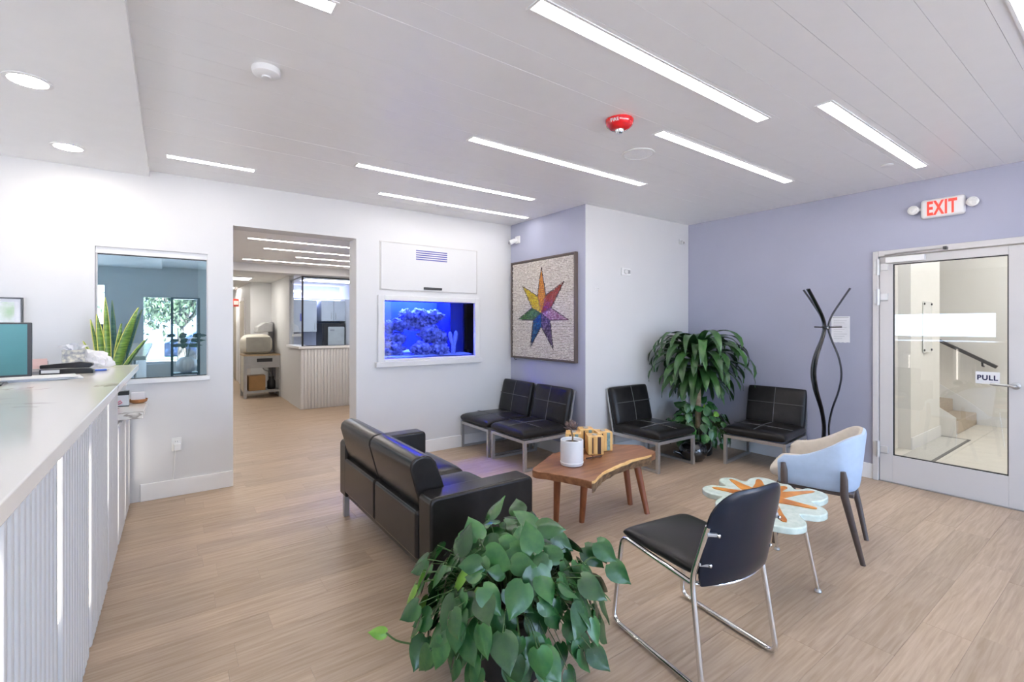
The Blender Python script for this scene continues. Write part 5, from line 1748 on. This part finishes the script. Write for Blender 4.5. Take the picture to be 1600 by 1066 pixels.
# ceiling devices
t = thing('smoke_detector', 'round white smoke detector on the ceiling', 'detector', (0.391, 2.645, HC))
MB().lathe([(0.065, 0.0), (0.068, -0.008), (0.062, -0.028), (0.045, -0.038), (0.001, -0.040)], n=36).build('body', PLAST, t, smooth=True)
MB().lathe([(0.022, -0.037), (0.020, -0.046), (0.001, -0.047)], n=24).build('sensor', PLAST, t, smooth=True)
t = thing('fire_alarm', 'red ceiling fire alarm with clear strobe', 'alarm', (2.284, 2.007, HC))
MB().lathe([(0.085, 0.0), (0.088, -0.010), (0.080, -0.035), (0.055, -0.055), (0.03, -0.060), (0.001, -0.061)], n=40).build('body', mat('alarm_red', (0.50, 0.008, 0.012, 1), 0.18, var=0.05, coat=0.5), t, smooth=True)
MB().lathe([(0.026, -0.056), (0.026, -0.066), (0.018, -0.080), (0.001, -0.084)], n=20).build('strobe', CHROME, t, smooth=True)
me = text_mesh('FIRE', 0.026, 0.0006, 0.0006)
vdir = Vector((-2.284, -2.007, 0)).normalized()
ang = math.atan2(vdir.y, vdir.x)
# lettering lies on the sloped rim that faces the reception side
xax = Vector((-math.sin(ang + 0.5), math.cos(ang + 0.5), 0))
dirr = Vector((math.cos(ang - 0.35), math.sin(ang - 0.35), 0))
xax = Vector((-dirr.y, dirr.x, 0))
nn = (dirr * 0.85 + Vector((0, 0, -0.5))).normalized()
yax = nn.cross(xax)
M = Matrix((xax, yax, nn)).transposed().to_4x4()
link('letters', xf(me, Matrix.Translation(dirr * 0.0815 + Vector((0, 0, -0.024)) + nn * 0.004) @ M), PLAST, t)
t = thing('ceiling_speaker', 'round pale ceiling speaker next to the red fire alarm', 'speaker', (2.84, 2.313, HC))
MB().lathe([(0.118, 0.0), (0.118, -0.006), (0.108, -0.010), (0.106, -0.006)], n=48).build('ring', PLAST, t, smooth=True)
MB().lathe([(0.106, -0.003), (0.104, -0.0075), (0.001, -0.0085)], n=48).build('grille', mat('grille_grey', (0.92, 0.94, 0.97, 1), 0.5, var=0.1, scale=200), t, smooth=True)
for i, (x, y, lb) in enumerate(((4.663, 1.309, 'flat sprinkler cover in the ceiling near the exit sign'), (2.361, 4.583, 'flat sprinkler cover in the ceiling above the aquarium'))):
    t = thing('sprinkler_cover', lb, 'sprinkler', (x, y, HC), group='ceiling sprinkler covers')
    MB().lathe([(0.042, 0.0), (0.042, -0.006), (0.038, -0.008), (0.001, -0.008)], n=28).build('plate', CEIL, t, smooth=True)
    MB().lathe([(0.030, 0.002), (0.030, -0.001)], n=20).build('collar', GREY, t)
for i, (x, y, lb) in enumerate(((-0.582, 3.37, 'larger recessed downlight in the lowered ceiling over the counter'), (-0.574, 4.465, 'smaller recessed downlight in the lowered ceiling close to the wall'))):
    t = thing('downlight', lb, 'light', (x, y, 2.695), group='reception downlights')
    MB().lathe([(0.095, 0), (0.095, -0.004), (0.076, -0.006), (0.076, -0.001)], n=36).build('trim_ring', TRIM, t, smooth=True)
    MB().lathe([(0.077, -0.001), (0.076, -0.0035), (0.001, -0.0036)], n=36).build('lens', emit('downlight_led', (1, 0.91, 0.80, 1), 60), t, smooth=True)

# ------------------------------------------------------------------ outdoors behind the camera (seen in the tinted window)
struct('ground', MB().box(-30, 30, -40, FRONT_Y - 0.2, -0.3, -0.15).box(-40, LEFT_X - 0.2, FRONT_Y - 0.2, 20, -0.3, -0.15), mat('asphalt', (0.42, 0.41, 0.40, 1), 0.9, var=0.15, scale=4))
struct('lawn', MB().box(-30, 30, -20, -16.5, -0.15, -0.08), mat('lawn_green', (0.02, 0.035, 0.012, 1), 0.9, var=0.3, scale=6))
tr = thing('tree', 'spreading tree outside the front windows', 'tree', (0.3, -11.0, -0.1))
TBK = mat('tree_bark', (0.035, 0.03, 0.025, 1), 0.9)
MB().sweep(catmull([(0, 0, 0), (0.05, 0, 0.8), (0.0, 0, 1.6), (0.1, 0, 2.2)], 5), [0.13] * 8 + [0.11] * 8, 12).build('trunk', TBK, tr, smooth=True)
rnd = random.Random(3)
ends = []
for k in range(7):
    a = k * 0.9 + 0.2
    L = rnd.uniform(1.4, 2.2)
    e = (L * math.cos(a), L * 0.7 * math.sin(a), rnd.uniform(2.1, 3.3))
    MB().sweep(catmull([(0.05, 0, 1.5), (e[0] * 0.35, e[1] * 0.35, 2.1), (e[0] * 0.7, e[1] * 0.7, 2.6), e], 4), [0.07] * 4 + [0.05] * 4 + [0.03] * 5, 8).build('branch', TBK, tr, smooth=True)
    ends.append(e)
lv = MB()
for k in range(3200):
    e = rnd.choice(ends)
    p = Vector((e[0] * rnd.uniform(0.3, 1.15), e[1] * rnd.uniform(0.3, 1.15), 0)) + Vector((rnd.gauss(0, .4), rnd.gauss(0, .4), e[2] + rnd.gauss(-0.1, .35)))
    q = Euler((rnd.uniform(0, 6), rnd.uniform(0, 6), rnd.uniform(0, 6))).to_matrix()
    lv.add([p + q @ Vector(v) for v in ((-0.11, 0, 0), (0, -0.05, 0.015), (0.11, 0, 0), (0, 0.05, 0.015))], [(0, 1, 2, 3)])
lv.build('foliage', mat('tree_leaf', (0.018, 0.034, 0.012, 1), 0.6, var=0.3), tr, kind='stuff')
cr_ = thing('car', 'blue parked car outside the front windows', 'car', (1.9, -14.0, -0.15))
MB().prismy([(-2.1, 0.35), (2.1, 0.35), (2.15, 0.75), (1.4, 0.92), (0.8, 1.38), (-0.9, 1.42), (-1.6, 0.98), (-2.1, 0.9)], -0.85, 0.85).build('body', mat('car_blue', (0.006, 0.02, 0.06, 1), 0.4), cr_, bevel=0.06, seg=3)
MB().prismy([(1.25, 0.95), (0.78, 1.31), (-0.85, 1.35), (-1.35, 1.0)], -0.86, 0.86).build('windows', BLACK, cr_)
for x in (-1.35, 1.35):
    for y in (-0.82, 0.82):
        MB().lathe([(0.32, -0.09), (0.32, 0.09), (0.2, 0.1), (0.001, 0.1)], (x, y, 0.32), 24, 'y').build('wheel', BLACK, cr_, smooth=True)
sh = thing('plant_stand', 'tall black open plant stand behind the camera', 'stand', (0.25, -1.6, 0))
for x in (0.03, 0.47):
    for y in (-1.75, -1.45):
        MB((0.25, -1.6, 0)).box(x - 0.02, x + 0.02, y - 0.02, y + 0.02, 0, 2.0).build('post', BLACK, sh)
for z in (0.08, 0.48, 1.98):
    MB((0.25, -1.6, 0)).box(0.01, 0.49, -1.77, -1.43, z, z + 0.025).build('shelf', BLACK, sh)
t = thing('round_vase', 'round ribbed white vase on the black plant stand', 'vase', (0.27, -1.6, 0.505))
vm = MB()
prof_ = [(0.08, 0), (0.14, 0.05), (0.175, 0.14), (0.165, 0.23), (0.10, 0.30), (0.06, 0.31), (0.055, 0.29)]
vv, vf = [], []
n = 48
for r_, z_ in prof_:
    for k in range(n):
        th = 2 * PI * k / n
        rr = r_ * (1 + 0.03 * math.cos(th * 16))
        vv.append((rr * math.cos(th), rr * math.sin(th), z_))
for i in range(len(prof_) - 1):
    for k in range(n):
        vf.append((i * n + k, i * n + (k + 1) % n, (i + 1) * n + (k + 1) % n, (i + 1) * n + k))
vf.append(tuple(range(n - 1, -1, -1)))
vm.add(vv, vf).build('body', PLAST, t, True)
vs3 = MB()
for k in range(7):
    a = k * 0.9
    vs3.sweep(catmull([(0.02 * math.cos(a), 0.02 * math.sin(a), 0.28), (0.08 * math.cos(a), 0.06 * math.sin(a), 0.55), (0.22 * math.cos(a), 0.15 * math.sin(a), 0.75)], 4), 0.004, 5)
    for q in range(3):
        leaf_at(t, HL[2], Vector((0.22 * math.cos(a) * (0.5 + 0.25 * q), 0.15 * math.sin(a) * (0.5 + 0.25 * q), 0.55 + 0.1 * q)), Vector((0, -0.5, 1)), Vector((math.cos(a), math.sin(a), 0.2)), 1.2)
vs3.build('stems', STEM, t, True)
